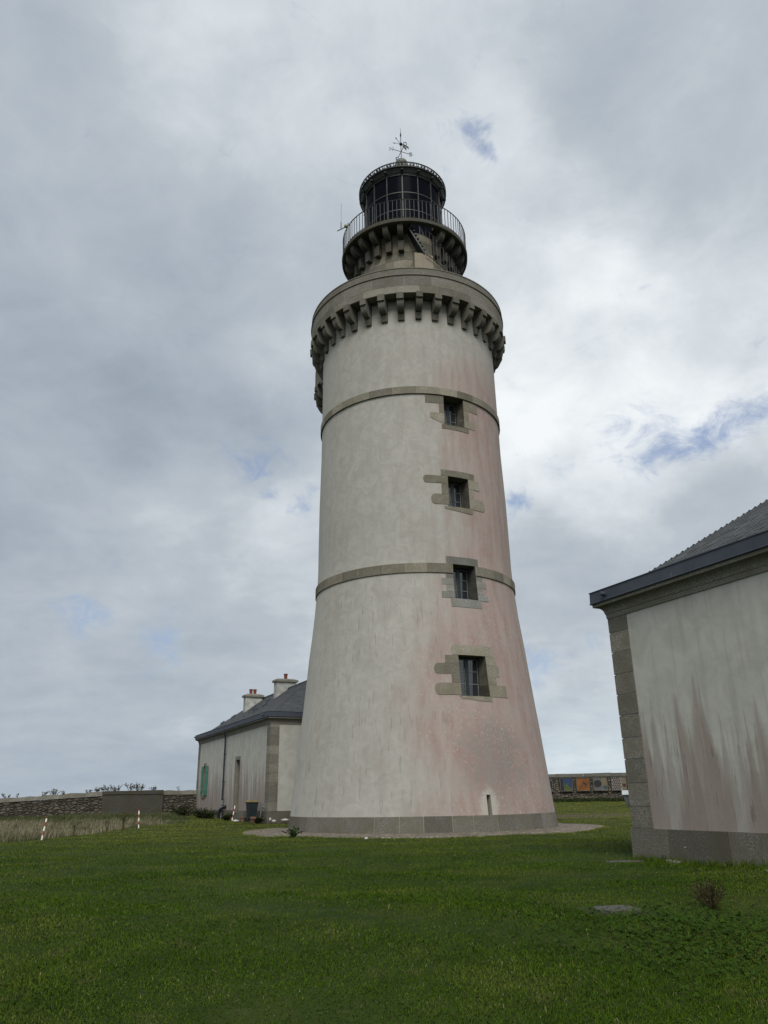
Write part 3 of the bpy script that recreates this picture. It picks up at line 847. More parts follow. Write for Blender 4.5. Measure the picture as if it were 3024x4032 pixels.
# ------------------------------------------------------------------ HOUSES
W = 5.6
def house(C, y0, y1, zb, label, far_detail, wallname='house'):
    root = empty('keeper_house', (C.x, C.y, zb), HA)
    tag(root, label, 'house')
    OF = (0, 0, zb)
    L0, L1 = y0, y1
    zt = 3.42
    # ---- walls
    b = MB(OF)
    holes = []
    if far_detail:
        holes = [(4.95, 5.67, -0.49, 1.90), (12.25, 12.90, .29, 1.88)]
    ys = sorted(set([L0, L1] + [h for H in holes for h in H[:2]])); zz = sorted(set([zb - .3, zt] + [h for H in holes for h in H[2:]]))
    pts = [(0, y, z) for z in zz for y in ys]; n = len(ys); fs = []
    for i in range(len(zz) - 1):
        for j in range(n - 1):
            ym = (ys[j] + ys[j + 1]) / 2; zm = (zz[i] + zz[i + 1]) / 2
            if any(h[0] < ym < h[1] and h[2] < zm < h[3] for h in holes): continue
            fs.append((i * n + j + 1, i * n + j, (i + 1) * n + j, (i + 1) * n + j + 1))
    b.add(pts, fs)
    b.add([(0, L0, zb - .3), (W, L0, zb - .3), (W, L1, zb - .3), (0, L1, zb - .3), (0, L0, zt), (W, L0, zt), (W, L1, zt), (0, L1, zt)],
          [(0, 1, 5, 4), (1, 2, 6, 5), (2, 3, 7, 6), (4, 5, 6, 7)])
    b.build('wall', MT['house'], root)
    # ---- plinth (proud 4 cm), split in stones
    zp = -.49 if far_detail else -.592
    b = MB(OF); zl = zb - .35
    def run(p, q, along, fixed, out):
        a = p; e = 1 if q > p else -1
        while abs(q - a) > .05:
            w = random.uniform(.8, 1.5)
            if abs(q - a) - w < .5: w = abs(q - a)
            c = a + e * w
            lo, hi = min(a, c), max(a, c)
            b.tint = random.random(); g = .004
            if along == 'y': b.box(fixed, fixed + out, lo + g, hi - g, zl, zp) if out > 0 else b.box(fixed + out, fixed, lo + g, hi - g, zl, zp)
            else: b.box(lo + g, hi - g, min(fixed, fixed + out), max(fixed, fixed + out), zl, zp)
            a = c
    o = .05
    hy = [(L0, L1)] if not far_detail else [(L0, 4.85), (4.85, 5.84), (5.84, L1)]
    for p, q in hy: run(p, q, 'y', .1, -.1 - o)
    run(-o, W + o, 'x', L0 + .1, -.1 - o); run(-o, W + o, 'x', L1 - .1, .1 + o); run(L0, L1, 'y', W - .1, .1 + o)
    b.build('plinth', MT['hplinth'], root)
    # ---- quoins
    for (cx, cy, sx, sy) in ((0, L0, 1, 1), (0, L1, 1, -1), (W, L0, -1, 1), (W, L1, -1, -1)):
        b = MB(OF); z = zp; 
        while z < zt - .2:
            h = random.uniform(.36, .43)
            if zt - z - h < .25: h = zt - z
            p = .014
            b.tint = random.random()
            lx = .41; ly = .5
            xs = sorted((cx - sx * p, cx + sx * lx)); yv = sorted((cy - sy * p, cy + sy * ly))
            b.box(xs[0], xs[1], yv[0], yv[1], z + .009, z + h - .009)
            z += h
        b.build('quoin', MT['granite4'], root)
    # ---- mouldings running round the house
    def ring(bb, prof, close=True):
        pts = []; k = len(prof)
        for (sx, sy, X, Y) in ((-1, -1, 0, L0), (1, -1, W, L0), (1, 1, W, L1), (-1, 1, 0, L1)):
            for oo, z in prof: pts.append((X + sx * oo, Y + sy * oo, z))
        fs = []
        for i in range(4):
            j = (i + 1) % 4
            for q in range(k if close else k - 1):
                fs.append((i * k + q, j * k + q, j * k + (q + 1) % k, i * k + (q + 1) % k))
        bb.add(pts, fs)
    zc = 3.215
    b = MB(OF); b.tint = .5
    pr = [(-.15, zc), (.025, zc), (.03, zc + .085), (.04, zc + .09), (.04, zc + .105)]
    for i in range(7):
        t = i / 6 * pi / 2; pr.append((.045 + .135 * (1 - cos(t)), zc + .105 + .135 * sin(t)))
    pr += [(.195, zc + .243), (.20, zc + .303), (-.15, zc + .303)]
    ring(b, pr)
    b.build('cornice', MT['granite4'], root)
    b = MB(OF)
    ring(b, [(.13, zc + .306), (.23, zc + .306), (.237, zc + .322), (.226, zc + .334), (.22, zc + .53), (.234, zc + .538), (.232, zc + .552), (.20, zc + .556), (.13, zc + .50)])
    yy = L0 + .9
    while yy < L1:
        b.box(-.228, -.20, yy - .012, yy + .012, zc + .34, zc + .525); yy += 2.0
    gut = b.build('gutter', MT['zinc'], root)
    for sy in ((L0 + .45, L1 + .05) if far_detail else (L1 - .22,)):
        b = MB(OF); b.tube([(-.20, sy, zc + .44), (-.34, sy, zc + .43)], .042, 10); b.tube([(-.222, sy, zc + .44), (-.24, sy, zc + .44)], .06, 10)
        b.build('spout', MT['zinc'], gut)
    # ---- hipped slate roof: real slates laid in courses
    b = MB(OF); ze = zc + .525; tan = .72
    i0 = .16
    half = W / 2
    def slope(kind):
        depth = half - i0; nrow = 34
        for r_ in range(nrow):
            t0 = depth * r_ / nrow; t1 = depth * (r_ + 1) / nrow + .02
            tm = (t0 + t1) / 2
            if kind in ('x0', 'x1'): s0, s1 = L0 + i0 + tm, L1 - i0 - tm
            else: s0, s1 = i0 + tm, W - i0 - tm
            if s1 - s0 < .03: continue
            p = s0 - (.10 if r_ % 2 else 0)
            while p < s1:
                q = min(p + .20, s1); pp = max(p, s0)
                if q - pp > .01:
                    b.tint = min(1, max(0, random.gauss(.45, .25)))
                    lift = .018 + random.uniform(-.004, .006)
                    def P(s, t, dz):
                        z = ze + tan * t + dz
                        d = i0 + t
                        if kind == 'x0': return (d, s, z)
                        if kind == 'x1': return (W - d, s, z)
                        if kind == 'y0': return (s, L0 + d, z)
                        return (s, L1 - d, z)
                    g = .004
                    v = [P(pp + g, t0, lift), P(q - g, t0, lift), P(q - g, t1, 0.006), P(pp + g, t1, 0.006), P(pp + g, t0, 0), P(q - g, t0, 0)]
                    f = [(0, 1, 2, 3), (4, 5, 1, 0)]
                    if kind in ('x0', 'y1'): f = [t[::-1] for t in f]
                    b.add(v, f)
                p += .20
    for k in ('x0', 'x1', 'y0', 'y1'): slope(k)
    b.tint = 0.1                      # boarding under the slates
    zr = ze + tan * (half - i0) - .012
    A = [(i0, L0 + i0, ze - .012), (W - i0, L0 + i0, ze - .012), (W - i0, L1 - i0, ze - .012), (i0, L1 - i0, ze - .012), (half, L0 + half, zr), (half, L1 - half, zr)]
    b.add(A, [(0, 1, 4), (1, 2, 5, 4), (2, 3, 5), (3, 0, 4, 5)])
    b.add([(-.17, L0 - .17, ze - .03), (W + .17, L0 - .17, ze - .03), (W + .17, L1 + .17, ze - .03), (-.17, L1 + .17, ze - .03)], [(0, 1, 2, 3)])
    roof = b.build('roof', MT['slate'], root)
    b = MB(OF)
    y = L0 + half
    while y < L1 - half:
        b.tint = random.random()
        zq = zr + .02
        b.tube([(half, y, zq), (half, y + .30, zq + random.uniform(-.004, .004)), (half, y + .33, zq + .02)], .075, 8); y += .33
    b.build('ridge_tiles', MT['slate'], roof)
    if not far_detail: return root
    # ---- roof vents
    for (t, y) in ((1.0, 7.0), (1.25, 8.4), (1.55, 9.2), (1.2, 6.0), (1.75, 7.2), (.8, 13.4), (1.2, 12.4)):
        b = MB(OF); z = ze + tan * t + .02; x = i0 + t
        b.prism([(0, 0), (.22, .16), (.22, .24), (0, .09)], lambda u, v, w, x=x, y=y, z=z: (x + u, y + w, z + v), -.09, .09)
        b.build('roof_vent', MT['zinc'], roof)
    # ---- chimneys
    for (y, x0, x1, ztp, pots) in ((10.3, 1.62, 2.62, 5.68, (1.98, 2.22)), (5.95, 2.10, 3.22, 6.0, (2.68,))):
        b = MB(OF); b.box(x0, x1, y, y + .5, 4.4, ztp); ch = b.build('chimney', MT['plainwall'], roof)
        b = MB(OF); o = .09
        b.box(x0 - o, x1 + o, y - o, y + .5 + o, ztp, ztp + .11)
        b.hexa([(x0 - o + .01, y - o + .01, ztp + .11), (x1 + o - .01, y - o + .01, ztp + .11), (x1 + o - .01, y + .5 + o - .01, ztp + .11), (x0 - o + .01, y + .5 + o - .01, ztp + .11),
                (x0 + .12, y + .1, ztp + .19), (x1 - .12, y + .1, ztp + .19), (x1 - .12, y + .4, ztp + .19), (x0 + .12, y + .4, ztp + .19)])
        b.build('chimney_cap', MT['coping'], roof)
        for px in pots:
            b = MB(OF); b.lathe([(.085, ztp + .15), (.10, ztp + .42), (.115, ztp + .43), (.115, ztp + .47), (.08, ztp + .47), (.07, ztp + .3)], 12, c=(px, y + .25))
            b.build('chimney_pot', MT['terracotta'], roof, True, 40)
    # ---- door
    b = MB(OF); t = .13
    b.tint = .3; b.box(-.02, .34, 4.85, 4.95, -.49, 1.898); b.tint = .5; b.box(-.02, .34, 5.67, 5.84, -.49, 1.898); b.tint = .6; b.box(-.02, .34, 4.85, 5.84, 1.90, 2.07)
    b.tint = .2; b.box(-.07, .34, 4.953, 5.667, -.62, -.47)
    fr = b.build('door_surround', MT['granite4'], root)
    b = MB(OF); b.box(.26, .31, 4.95, 5.67, -.47, 1.9)
    for yy in (5.02, 5.34): b.box(.245, .258, yy, yy + .26, -.3, .6); b.box(.245, .258, yy, yy + .26, .75, 1.75)
    d = b.build('door', MT['door'], root)
    b = MB(OF); b.ball((.22, 5.60, .62), .03, 8, 6); b.tube([(.26, 5.60, .62), (.22, 5.60, .62)], .012, 6); b.build('handle', MT['iron'], d)
    b = MB(OF); b.box(.0, .045, 4.953, 4.985, -.46, 1.895); b.build('white_strip', MT['offwhite'], fr)
    # ---- shuttered window
    b = MB(OF); b.tint = .5
    b.box(-.015, .3, 12.18, 12.98, 1.88, 2.03); b.tint = .3; b.box(-.05, .3, 12.22, 12.95, .13, .29)
    b.tint = .4; b.box(-.012, .3, 12.17, 12.25, .292, 1.878); b.box(-.012, .3, 12.90, 12.98, .292, 1.878)
    wf = b.build('window', MT['granite4'], root)
    b = MB(OF); b.box(.22, .25, 12.25, 12.9, .29, 1.88); b.build('pane', MT['glass'], wf)
    for (ya, yb_, ang) in ((11.70, 12.24, 0), (12.93, 13.28, 1)):
        b = MB(OF)
        if not ang:
            b.box(-.075, -.035, ya, yb_, .27, 1.87); b.box(-.09, -.076, ya + .02, yb_ - .02, .45, .53); b.box(-.09, -.076, ya + .02, yb_ - .02, 1.55, 1.63)
        else:
            b.box(-.075, -.035, 12.93, 13.22, .27, 1.87); b.box(-.09, -.076, 12.95, 13.20, .45, .53); b.box(-.09, -.076, 12.95, 13.20, 1.55, 1.63)
        s = b.build('shutter', MT['green'], root)
        if not ang:
            b = MB(OF); b.box(-.084, -.0755, 11.86, 12.04, 1.26, 1.44); b.build('notice', MT['bar'], s)
    # ---- downpipe
    b = MB(OF)
    b.tube([(-.19, 7.78, 3.56), (-.18, 7.78, 3.40), (-.11, 7.78, 3.18), (-.10, 7.78, 3.0), (-.10, 7.78, .0)], .045, 8)
    dp = b.build('downpipe', MT['pipe'], root)
    b = MB(OF); b.tube([(-.10, 7.78, .0), (-.10, 7.78, -1.0)], .055, 8); b.build('pipe_foot', MT['pipe2'], dp)
    for z in (2.3, .9, .02, -.25):
        b = MB(OF); b.tube([(-.10, 7.78, z - .02), (-.10, 7.78, z + .02)], .062, 8); b.box(-.06, 0.0, 7.765, 7.795, z - .012, z + .012); b.build('pipe_bracket', MT['pipe'], dp)
    return root

house(CL, 0.0, 14.6, -.92, 'small white house with green shutters and two chimneys behind the tower', True)
house(CR, -14.6, 0.0, -1.10, 'streaked white slate-roofed building cut by the right edge of the photo', False)
def hl(C, x, y, z):         # house local -> world
    return Vector((C.x + x * cos(HA) - y * sin(HA), C.y + x * sin(HA) + y * cos(HA), z))

# ------------------------------------------------------------------ GROUND
gs = []
xs = np.concatenate([-np.geomspace(3000, 40, 24), np.linspace(-38, 38, 191), np.geomspace(40, 3000, 24)])
ysv = np.concatenate([-np.geomspace(3000, 20, 20), np.linspace(-18, 72, 226), np.geomspace(75, 3000, 24)])
b = MB()
V = []; ZG = {}
for j, y in enumerate(ysv):
    for i, x in enumerate(xs):
        z = float(gz(x, np.float64(y)))
        V.append((x, y, z))
nx = len(xs)
b.add(V, [(j * nx + i, j * nx + i + 1, (j + 1) * nx + i + 1, (j + 1) * nx + i) for j in range(len(ysv) - 1) for i in range(nx - 1)])
g = b.build('ground', MT['lawn'], None, True); g['kind'] = 'structure'
# cobbled apron round the tower
b = MB(); pp = [(4.6, -1.038), (5.4, -1.05), (6.2, -1.065), (6.42, -1.075), (6.45, -1.10), (6.46, -1.3)]
n = 160
for i in range(n):
    a = R(360 / n * i); j = .045 * fbm(cos(a) * 9, sin(a) * 9, 1, 4)
    for k, (r, z) in enumerate(pp):
        rr = r + (j if k > 2 else 0)
        b.v.append((AX.x + rr * sin(a), AX.y - rr * cos(a), z)); b.a.append(.5)
kk = len(pp)
for i in range(n):
    for q in range(kk - 1):
        b.f.append((i * kk + q, i * kk + q + 1, ((i + 1) % n) * kk + q + 1, ((i + 1) % n) * kk + q))
pv = b.build('paving', MT['paving'], None); pv['kind'] = 'structure'

# ------------------------------------------------------------------ grass
def house_mask(x, y, pad=.12):
    m = np.zeros_like(x, bool)
    for C, a0, a1 in ((CL, 0, 14.6), (CR, -14.6, 0)):
        dx = x - C.x; dy = y - C.y
        lx = dx * cos(HA) + dy * sin(HA); ly = -dx * sin(HA) + dy * cos(HA)
        m |= (lx > -pad) & (lx < W + pad) & (ly > a0 - pad) & (ly < a1 + pad)
    return m
DRY = np.array([(-40, 21.5), (-13.4, 23.6), (-11.3, 25.9), (-10.9, 29.5), (-10.9, 34.5), (-9.6, 38.5), (-10.3, 42.5), (-14, 49.5), (-40, 40)])
def in_poly(x, y, P):
    c = np.zeros_like(x, bool); j = len(P) - 1
    for i in range(len(P)):
        xi, yi = P[i]; xj, yj = P[j]
        c ^= ((yi > y) != (yj > y)) & (x < (xj - xi) * (y - yi) / (yj - yi + 1e-12) + xi)
        j = i
    return c
SLAB = (2.28, 8.62)
def blades(name, x, y, h, w, mat, lean=.5, z=None, v=None, segs=2, wind=(0, 0)):
    n = len(x)
    z = gz(x, y) - .01 if z is None else z
    az = rng.uniform(0, 2 * pi, n); la = rng.uniform(0, 2 * pi, n); ln = np.abs(rng.normal(0, lean, n)) * h
    dx, dy = np.cos(az) * w / 2, np.sin(az) * w / 2
    lx, ly = np.cos(la) * ln + wind[0] * h, np.sin(la) * ln + wind[1] * h
    base = np.stack([x, y, z], 1); off = np.stack([dx, dy, np.zeros(n)], 1)
    mid = base + np.stack([lx * .35, ly * .35, h * .6], 1)
    tip = base + np.stack([lx, ly, np.sqrt(np.maximum(h * h * .15, h * h - .5 * (lx * lx + ly * ly)))], 1)
    if segs == 2:
        P = np.stack([base - off, base + off, mid - off * .8, mid + off * .8, tip], 1).reshape(-1, 3); k = 5
        idx = np.arange(n)[:, None] * 5
        loops = np.concatenate([idx + np.array([[0, 1, 3, 2]]), idx + np.array([[2, 3, 4]])], 1).reshape(-1)
        tot = np.tile([4, 3], n)
    else:
        P = np.stack([base - off, base + off, tip], 1).reshape(-1, 3); k = 3
        loops = np.arange(n * 3); tot = np.full(n, 3)
    me = bpy.data.meshes.new(name)
    me.vertices.add(len(P)); me.vertices.foreach_set('co', P.reshape(-1).astype(np.float32))
    me.loops.add(len(loops)); me.loops.foreach_set('vertex_index', loops.astype(np.int32))
    me.polygons.add(len(tot)); st = np.concatenate([[0], np.cumsum(tot)[:-1]])
    me.polygons.foreach_set('loop_start', st.astype(np.int32)); me.polygons.foreach_set('loop_total', tot.astype(np.int32))
    me.update(calc_edges=True)
    vv = rng.random(n) if v is None else v
    at = me.attributes.new('v', 'FLOAT', 'POINT'); at.data.foreach_set('value', np.repeat(vv, k).astype(np.float32))
    me.materials.append(mat)
    ob = bpy.data.objects.new(name, me); COL.objects.link(ob)
    return ob
def scatter(K, d0, d1, amin, amax):
    n = int(K * (amax - amin) * math.log(d1 / d0))
    d = d0 * np.exp(rng.random(n) * math.log(d1 / d0)); a = amin + (amax - amin) * rng.random(n)
    return d * np.sin(a), d * np.cos(a), d
def sinpatch(x, y):
    return .5 + .25 * np.sin(x * 1.7 + 1.3 * np.sin(y * .9)) + .25 * np.sin(y * 2.3 + 1.1 * np.sin(x * 1.3) + 2)
x, y, d = scatter(190000, 3.6, 66, -.68, .68)
keep = ~house_mask(x, y) & (np.hypot(x - AX.x, y - AX.y) > 6.5) & ~in_poly(x, y, DRY) & ~((np.abs(x - SLAB[0]) < .36) & (np.abs(y - SLAB[1]) < .40))
keep &= ~((x > 6) & (np.abs(y - 38.5) < 1.8) & (rng.random(len(x)) < .6))
x, y, d = x[keep], y[keep], d[keep]
sp = sinpatch(x * .8, y * .8)
h = (.012 + .016 * rng.random(len(x)) + .016 * sp) * (1 + .010 * d) * np.where(rng.random(len(x)) > .996, 2.2, 1)
w = .0028 + .00050 * d
tag(blades('lawn_grass', x, y, h, w, MT['blade'], 1.3), 'short mown green lawn spread around the tower and houses', 'grass', None, 'stuff')
# longer tufts against the right-hand building's foot
t = rng.random(5200) * 14.2; o_ = np.abs(rng.normal(0, .16, 5200)) + .06
px = CR.x - o_ * cos(HA) + t * sin(HA); py = CR.y - o_ * sin(HA) - t * cos(HA)
kk2 = 1.2 - np.clip(o_ * 2.4, 0, .9)
tag(blades('foot_grass', px, py, (.06 + .12 * rng.random(5200)) * kk2, np.full(5200, .009), MT['blade'], .5), 'longer dark grass along the foot of the near building', 'grass', None, 'stuff')
# tufts creeping over the rim of the cobbled apron
t = rng.random(9000) * 2 * pi; o_ = 6.40 + np.abs(rng.normal(0, .07, 9000)) + .05 * np.sin(t * 9) + .04 * np.sin(t * 23)
tag(blades('apron_grass', AX.x + o_ * np.sin(t), AX.y - o_ * np.cos(t), .02 + .045 * rng.random(9000), np.full(9000, .013), MT['blade'], .7), 'fringe of longer grass creeping over the rim of the cobbled apron', 'grass', None, 'stuff')
# dry grass field
n = 150000
bx = rng.uniform(-34, -9.3, n); by = rng.uniform(22, 49.5, n)
kp = in_poly(bx, by, DRY) & ~house_mask(bx, by)
# keep blades inside the walls and within a wide view wedge
kp &= (bx > -by * .75)
wy = 49.2 - .433 / .901 * (-11.7 - bx)
kp &= by < wy - .35
bx, by = bx[kp], by[kp]
edge = np.clip((wy[kp] - by) / 8, 0, 1)
hh = (.16 + .26 * rng.random(len(bx))) * (1.1 - .2 * edge) * (0.75 + .5 * sinpatch(bx * .6, by * .6))
nearedge = np.clip((-9.2 - .09 * by * 0 - bx) / 2.5, .35, 1)
hh = hh * nearedge * .85
tag(blades('dry_grass', bx, by, hh, .008 + .016 * rng.random(len(bx)), MT['dry'], .45, wind=(.18, 0)), 'tall straw-coloured dry grass in front of the left stone wall', 'dry grass', None, 'stuff')

# ------------------------------------------------------------------ STONE WALLS
def wall_box(name, p, q, th, z0, z1, mat, parent=None, off=None, seg=.5, jit=.03, thick_out=0.0):
    """irregular wall in its own frame: x along from p to q"""
    L = (q - p).length; n = max(2, int(L / seg))
    b = MB()
    for i in range(n + 1):
        x = L * i / n
        zb_ = z0(x) if callable(z0) else z0
        j = [jit * mnoise.noise(Vector((x * 2.1, k * 5.3, th * 7 + p.x))) for k in range(4)]
        b.v += [(x, -th / 2 - thick_out + j[0], zb_), (x, th / 2 + thick_out, zb_), (x, th / 2 + thick_out + j[1], z1(x) + j[2]), (x, -th / 2 - thick_out + j[3], z1(x) + j[2] * 1.5)]
        b.a += [.5] * 4
    for i in range(n):
        for k in range(4):
            b.f.append((i * 4 + k, i * 4 + (k + 1) % 4, (i + 1) * 4 + (k + 1) % 4, (i + 1) * 4 + k)[::-1])
    b.f.append((0, 1, 2, 3)); b.f.append((n * 4 + 3, n * 4 + 2, n * 4 + 1, n * 4))
    return b.build(name, mat, parent)
P0 = Vector((-11.62, 49.1, 0)); WD = Vector((-.901, -.433, 0)); wa = math.atan2(WD.y, WD.x)
def lwall(s0, s1, label, ztop, cop, mat):
    p = P0 + WD * s0
    r = empty('stone_wall', (p.x, p.y, 0), wa)
    tag(r, label, 'wall')
    L = s1 - s0
    A, B = Vector((0, 0, 0)), Vector((L, 0, 0))
    # local +y faces away or towards? wall is symmetric, so either side reads the same
    wall_box('rubble_face', A, B, .5, -1.2, lambda x: ztop(s0 + x) - cop, MT[mat], r, seg=.3, jit=.07)
    wall_box('coping', A, B, .56, lambda x: ztop(s0 + x) - cop - .03, lambda x: ztop(s0 + x), MT['coping'], r, seg=.35, jit=.05)
    return r
lwall(5.38, 24.0, 'long rubble stone wall with pale crumbling top behind the dry grass', lambda s: max(-.25, .555 - .05 * (s - 5.4)), .20, 'rubble')
lwall(0.0, 2.04, 'short rubble stone wall between the cement panel and the small house', lambda s: .565, .19, 'rubble')
pc = P0 + WD * 2.02
r = empty('cement_wall', (pc.x, pc.y, 0), wa); tag(r, 'dark grey cement-faced wall section standing taller than the stone walls beside it', 'wall')
wall_box('cement_face', Vector((0, 0, 0)), Vector((3.38, 0, 0)), .66, -1.2, lambda x: .40, MT['cement'], r, seg=.6, jit=.015)
wall_box('cement_top', Vector((-.02, 0, 0)), Vector((3.40, 0, 0)), .74, .402, lambda x: .62 - .012 * x, MT['cement'], r, seg=.6, jit=.015)

# far wall with the picture panels
WAZ = R(13.5); WC = Vector((sin(WAZ) * 65, cos(WAZ) * 65, 0)); wdir = Vector((cos(WAZ), -sin(WAZ), 0)); wang = math.atan2(wdir.y, wdir.x)
r = empty('panel_wall', (WC.x, WC.y, -.55), wang); tag(r, 'far rubble wall with stone piers carrying the row of picture panels', 'wall')
OW = (0, 0, -.55)
def wbox(b, x0, x1, y0, y1, z0, z1): b.box(x0, x1, y0, y1, z0, z1)
b = MB(OW); b.box(-9, 12, .0, .4, -.9, 1.30); b.build('rubble_face', MT['rubble2'], r)
b = MB(OW)
for i in range(30):
    x0 = -9.05 + .7 * i; b.tint = random.random(); b.box(x0 + .005, x0 + .695, -.12, .5, 1.24 + random.uniform(-.01, .01), 1.49 + random.uniform(-.02, .015))
b.build('coping', MT['coping2'], r)
for x0, x1 in ((-2.3, -1.88), (-.78, -.62), (.50, .66), (1.84, 2.02), (3.25, 3.5), (-3.95, -3.5), (4.65, 4.9)):
    b = MB(OW); b.box(x0, x1, -.10, .0, -.9, 1.236); b.build('pier', MT['rubble2'], r)
PAN = [(-3.42, -2.36, 'dark teal picture panel half hidden by the tower edge', 'teal'),
       (-1.81, -.84, 'picture panel of blue sky over yellow-green plants', 'blue'),
       (-.57, .46, 'orange picture panel with a dark flying insect', 'orange'),
       (.70, 1.79, 'picture panel with a black rounded shape and a sand-coloured text strip', 'greyp'),
       (2.07, 3.20, 'picture panel patterned with black honeycomb dots', 'honey'),
       (3.55, 4.60, 'sand-coloured panel half hidden by the near building corner', 'beige')]
for (x0, x1, lab, k) in PAN:
    c = WC + wdir * ((x0 + x1) / 2)
    p = empty('picture_panel', (c.x, c.y, .19), wang); tag(p, lab, 'panel', 'picture panels on the far wall')
    OP = ((x0 + x1) / 2, 0, .19)
    z0, z1 = .19, 1.20; y = -.13
    b = MB(OP); f = .045
    b.box(x0, x0 + f, y - .05, y + .03, z0, z1); b.box(x1 - f, x1, y - .05, y + .03, z0, z1)
    b.box(x0 + f, x1 - f, y - .05, y + .03, z0, z0 + f); b.box(x0 + f, x1 - f, y - .05, y + .03, z1 - f, z1)
    b.box(x0 + .1, x0 + .2, y + .03, .0, z0 + .2, z0 + .3); b.box(x1 - .2, x1 - .1, y + .03, .0, z0 + .2, z0 + .3)
    b.build('frame', MT['frameg'], p)
    b = MB(OP); b.box(x0 + f, x1 - f, y - .02, y + .02, z0 + f, z1 - f); bd = b.build('print', MT[k], p)
    def flat(name, poly, mat, q=.004):
        b = MB(OP); b.prism(poly, lambda u, v, w: (x0 + (x1 - x0) * u, y - .021 - w, z0 + (z1 - z0) * v), 0, q); b.build(name, MT[mat], bd)
    if k == 'teal': flat('print_band', [(.5, .78), (.95, .8), (.95, .9), (.5, .86)], 'greyp'); flat('print_dark_patch', [(.5, .35), (.95, .3), (.95, .72), (.5, .76)], 'ink')  # band and dark patch are printed colour
    if k == 'blue':
        flat('print_dark_patch', [(.06, .06), (.30, .06), (.25, .5), (.28, .94), (.06, .94)], 'ink')  # dark printed strip down the left side
        flat('print_plants', [(.30, .06), (.94, .06), (.92, .3), (.8, .22), (.72, .42), (.62, .35), (.55, .66), (.45, .5), (.40, .75), (.33, .4)], 'leafy')
    if k == 'orange':
        flat('print_insect', [(.50, .62), (.56, .68), (.62, .62), (.70, .56), (.76, .44), (.80, .28), (.72, .36), (.64, .46), (.55, .50)], 'ink')
        flat('print_twig', [(.24, .20), (.28, .20), (.42, .42), (.38, .45)], 'ink')
        flat('print_wing', [(.52, .70), (.58, .78), (.72, .74), (.64, .66)], 'terracotta')
    if k == 'greyp':
        a_ = [(.32 + .27 * cos(t), .52 + .27 * sin(t)) for t in [i * 2 * pi / 14 for i in range(14)]]
        flat('print_stump', a_, 'ink'); flat('print_text_strip', [(.64, .06), (.94, .06), (.94, .94), (.58, .94)], 'beige')
        flat('print_photo', [(.70, .10), (.92, .10), (.92, .36), (.68, .36)], 'teal', .007)
    if k == 'honey':
        b = MB(OP)
        for i in range(7):
            for j in range(5):
                u = .11 + j * .138 + (i % 2) * .069; v = .12 + i * .125
                if u > .63: continue
                b.prism([(u + .058 * cos(t), v + .06 * sin(t)) for t in [q * pi / 3 for q in range(6)]], lambda u, v, w: (x0 + (x1 - x0) * u, y - .021 - w, z0 + (z1 - z0) * v), 0, .004)
        b.build('print_dots', MT['ink'], bd)
        flat('print_text_strip', [(.70, .05), (.95, .05), (.95, .95), (.66, .95)], 'beige'); flat('print_photo', [(.73, .25), (.93, .25), (.93, .48), (.72, .48)], 'soil', .007)
# tall grass strip at that wall's foot
n = 16000; tx = rng.uniform(-8, 9, n); ty = -.15 - np.abs(rng.normal(0, .25, n))
gx = WC.x + tx * wdir.x - ty * 0 + ty * sin(WAZ); gy = WC.y + tx * wdir.y + ty * cos(WAZ)
tag(blades('verge_grass', gx, gy, .16 + .16 * rng.random(n), np.full(n, .03), MT['shrub'], .4), 'dark longer grass strip at the foot of the panel wall', 'grass', None, 'stuff')

# lectern box
la = R(16.35); lp = Vector((sin(la) * 53.7, cos(la) * 53.7, -.72)); ld = Vector((cos(la), -sin(la), 0))
r = empty('information_lectern', lp, math.atan2(ld.y, ld.x)); tag(r, 'grey box-shaped information lectern with a sloping white top on the far lawn', 'lectern')
b = MB(); b.hexa([(-.20, -.15, 0), (.42, -.15, 0), (.42, .22, 0), (-.20, .22, 0), (-.32, -.25, .62), (.52, -.25, .62), (.52, .25, .80), (-.32, .25, .80)])
b.box(.0, .02, -.262, -.14, 0.0, .60); b.build('body', MT['boxgrey'], r)
b = MB(); b.hexa([(-.38, -.32, .60), (.58, -.32, .60), (.58, .30, .85), (-.38, .30, .85), (-.38, -.33, .63), (.58, -.33, .63), (.58, .29, .88), (-.38, .29, .88)])
tb = b.build('sloping_top', MT['white'], r)
b = MB(); b.hexa([(.06, -.12, .7155), (.48, -.12, .7155), (.48, .1, .804), (.06, .1, .804), (.06, -.122, .72), (.48, -.122, .72), (.48, .098, .81), (.06, .098, .81)]); b.build('printed_photo', MT['greyp'], tb)

# ------------------------------------------------------------------ SMALL THINGS
def pole(loc, h, tilt, az, label):
    b = MB(); b.lathe([(0, -.05), (.025, -.05), (.025, h), (.021, h + .012), (0, h + .012)], 10)
    r = b.build('striped_pole', MT['stripe'], None, True, 40); r.location = loc
    r.rotation_euler = Matrix.Rotation(az, 4, 'Z').to_3x3().to_euler(); r.rotation_euler = (tilt[0], tilt[1], 0)
    b = MB(); b.lathe([(0, h + .01), (.033, h + .01), (.033, h + .05), (0, h + .06)], 10); b.build('cap', MT['terracotta'], r)
    tag(r, label, 'marker pole', 'red and white marker poles')
def at(az, d, z): return (sin(R(az)) * d, cos(R(az)) * d, z)
pole(at(-22.79, 28.2, -1.08), .625, (0.02, .12), 0, 'striped marker pole leaning right at the dry grass edge, farthest from the house')
pole(at(-16.92, 35.6, -1.03), .68, (0.0, -.07), 0, 'striped marker pole leaning left in front of the cement wall section')
pole((-7.45, 38.97, -.92), .72, (0.0, .16), 0, 'striped marker pole leaning right in front of the house door')

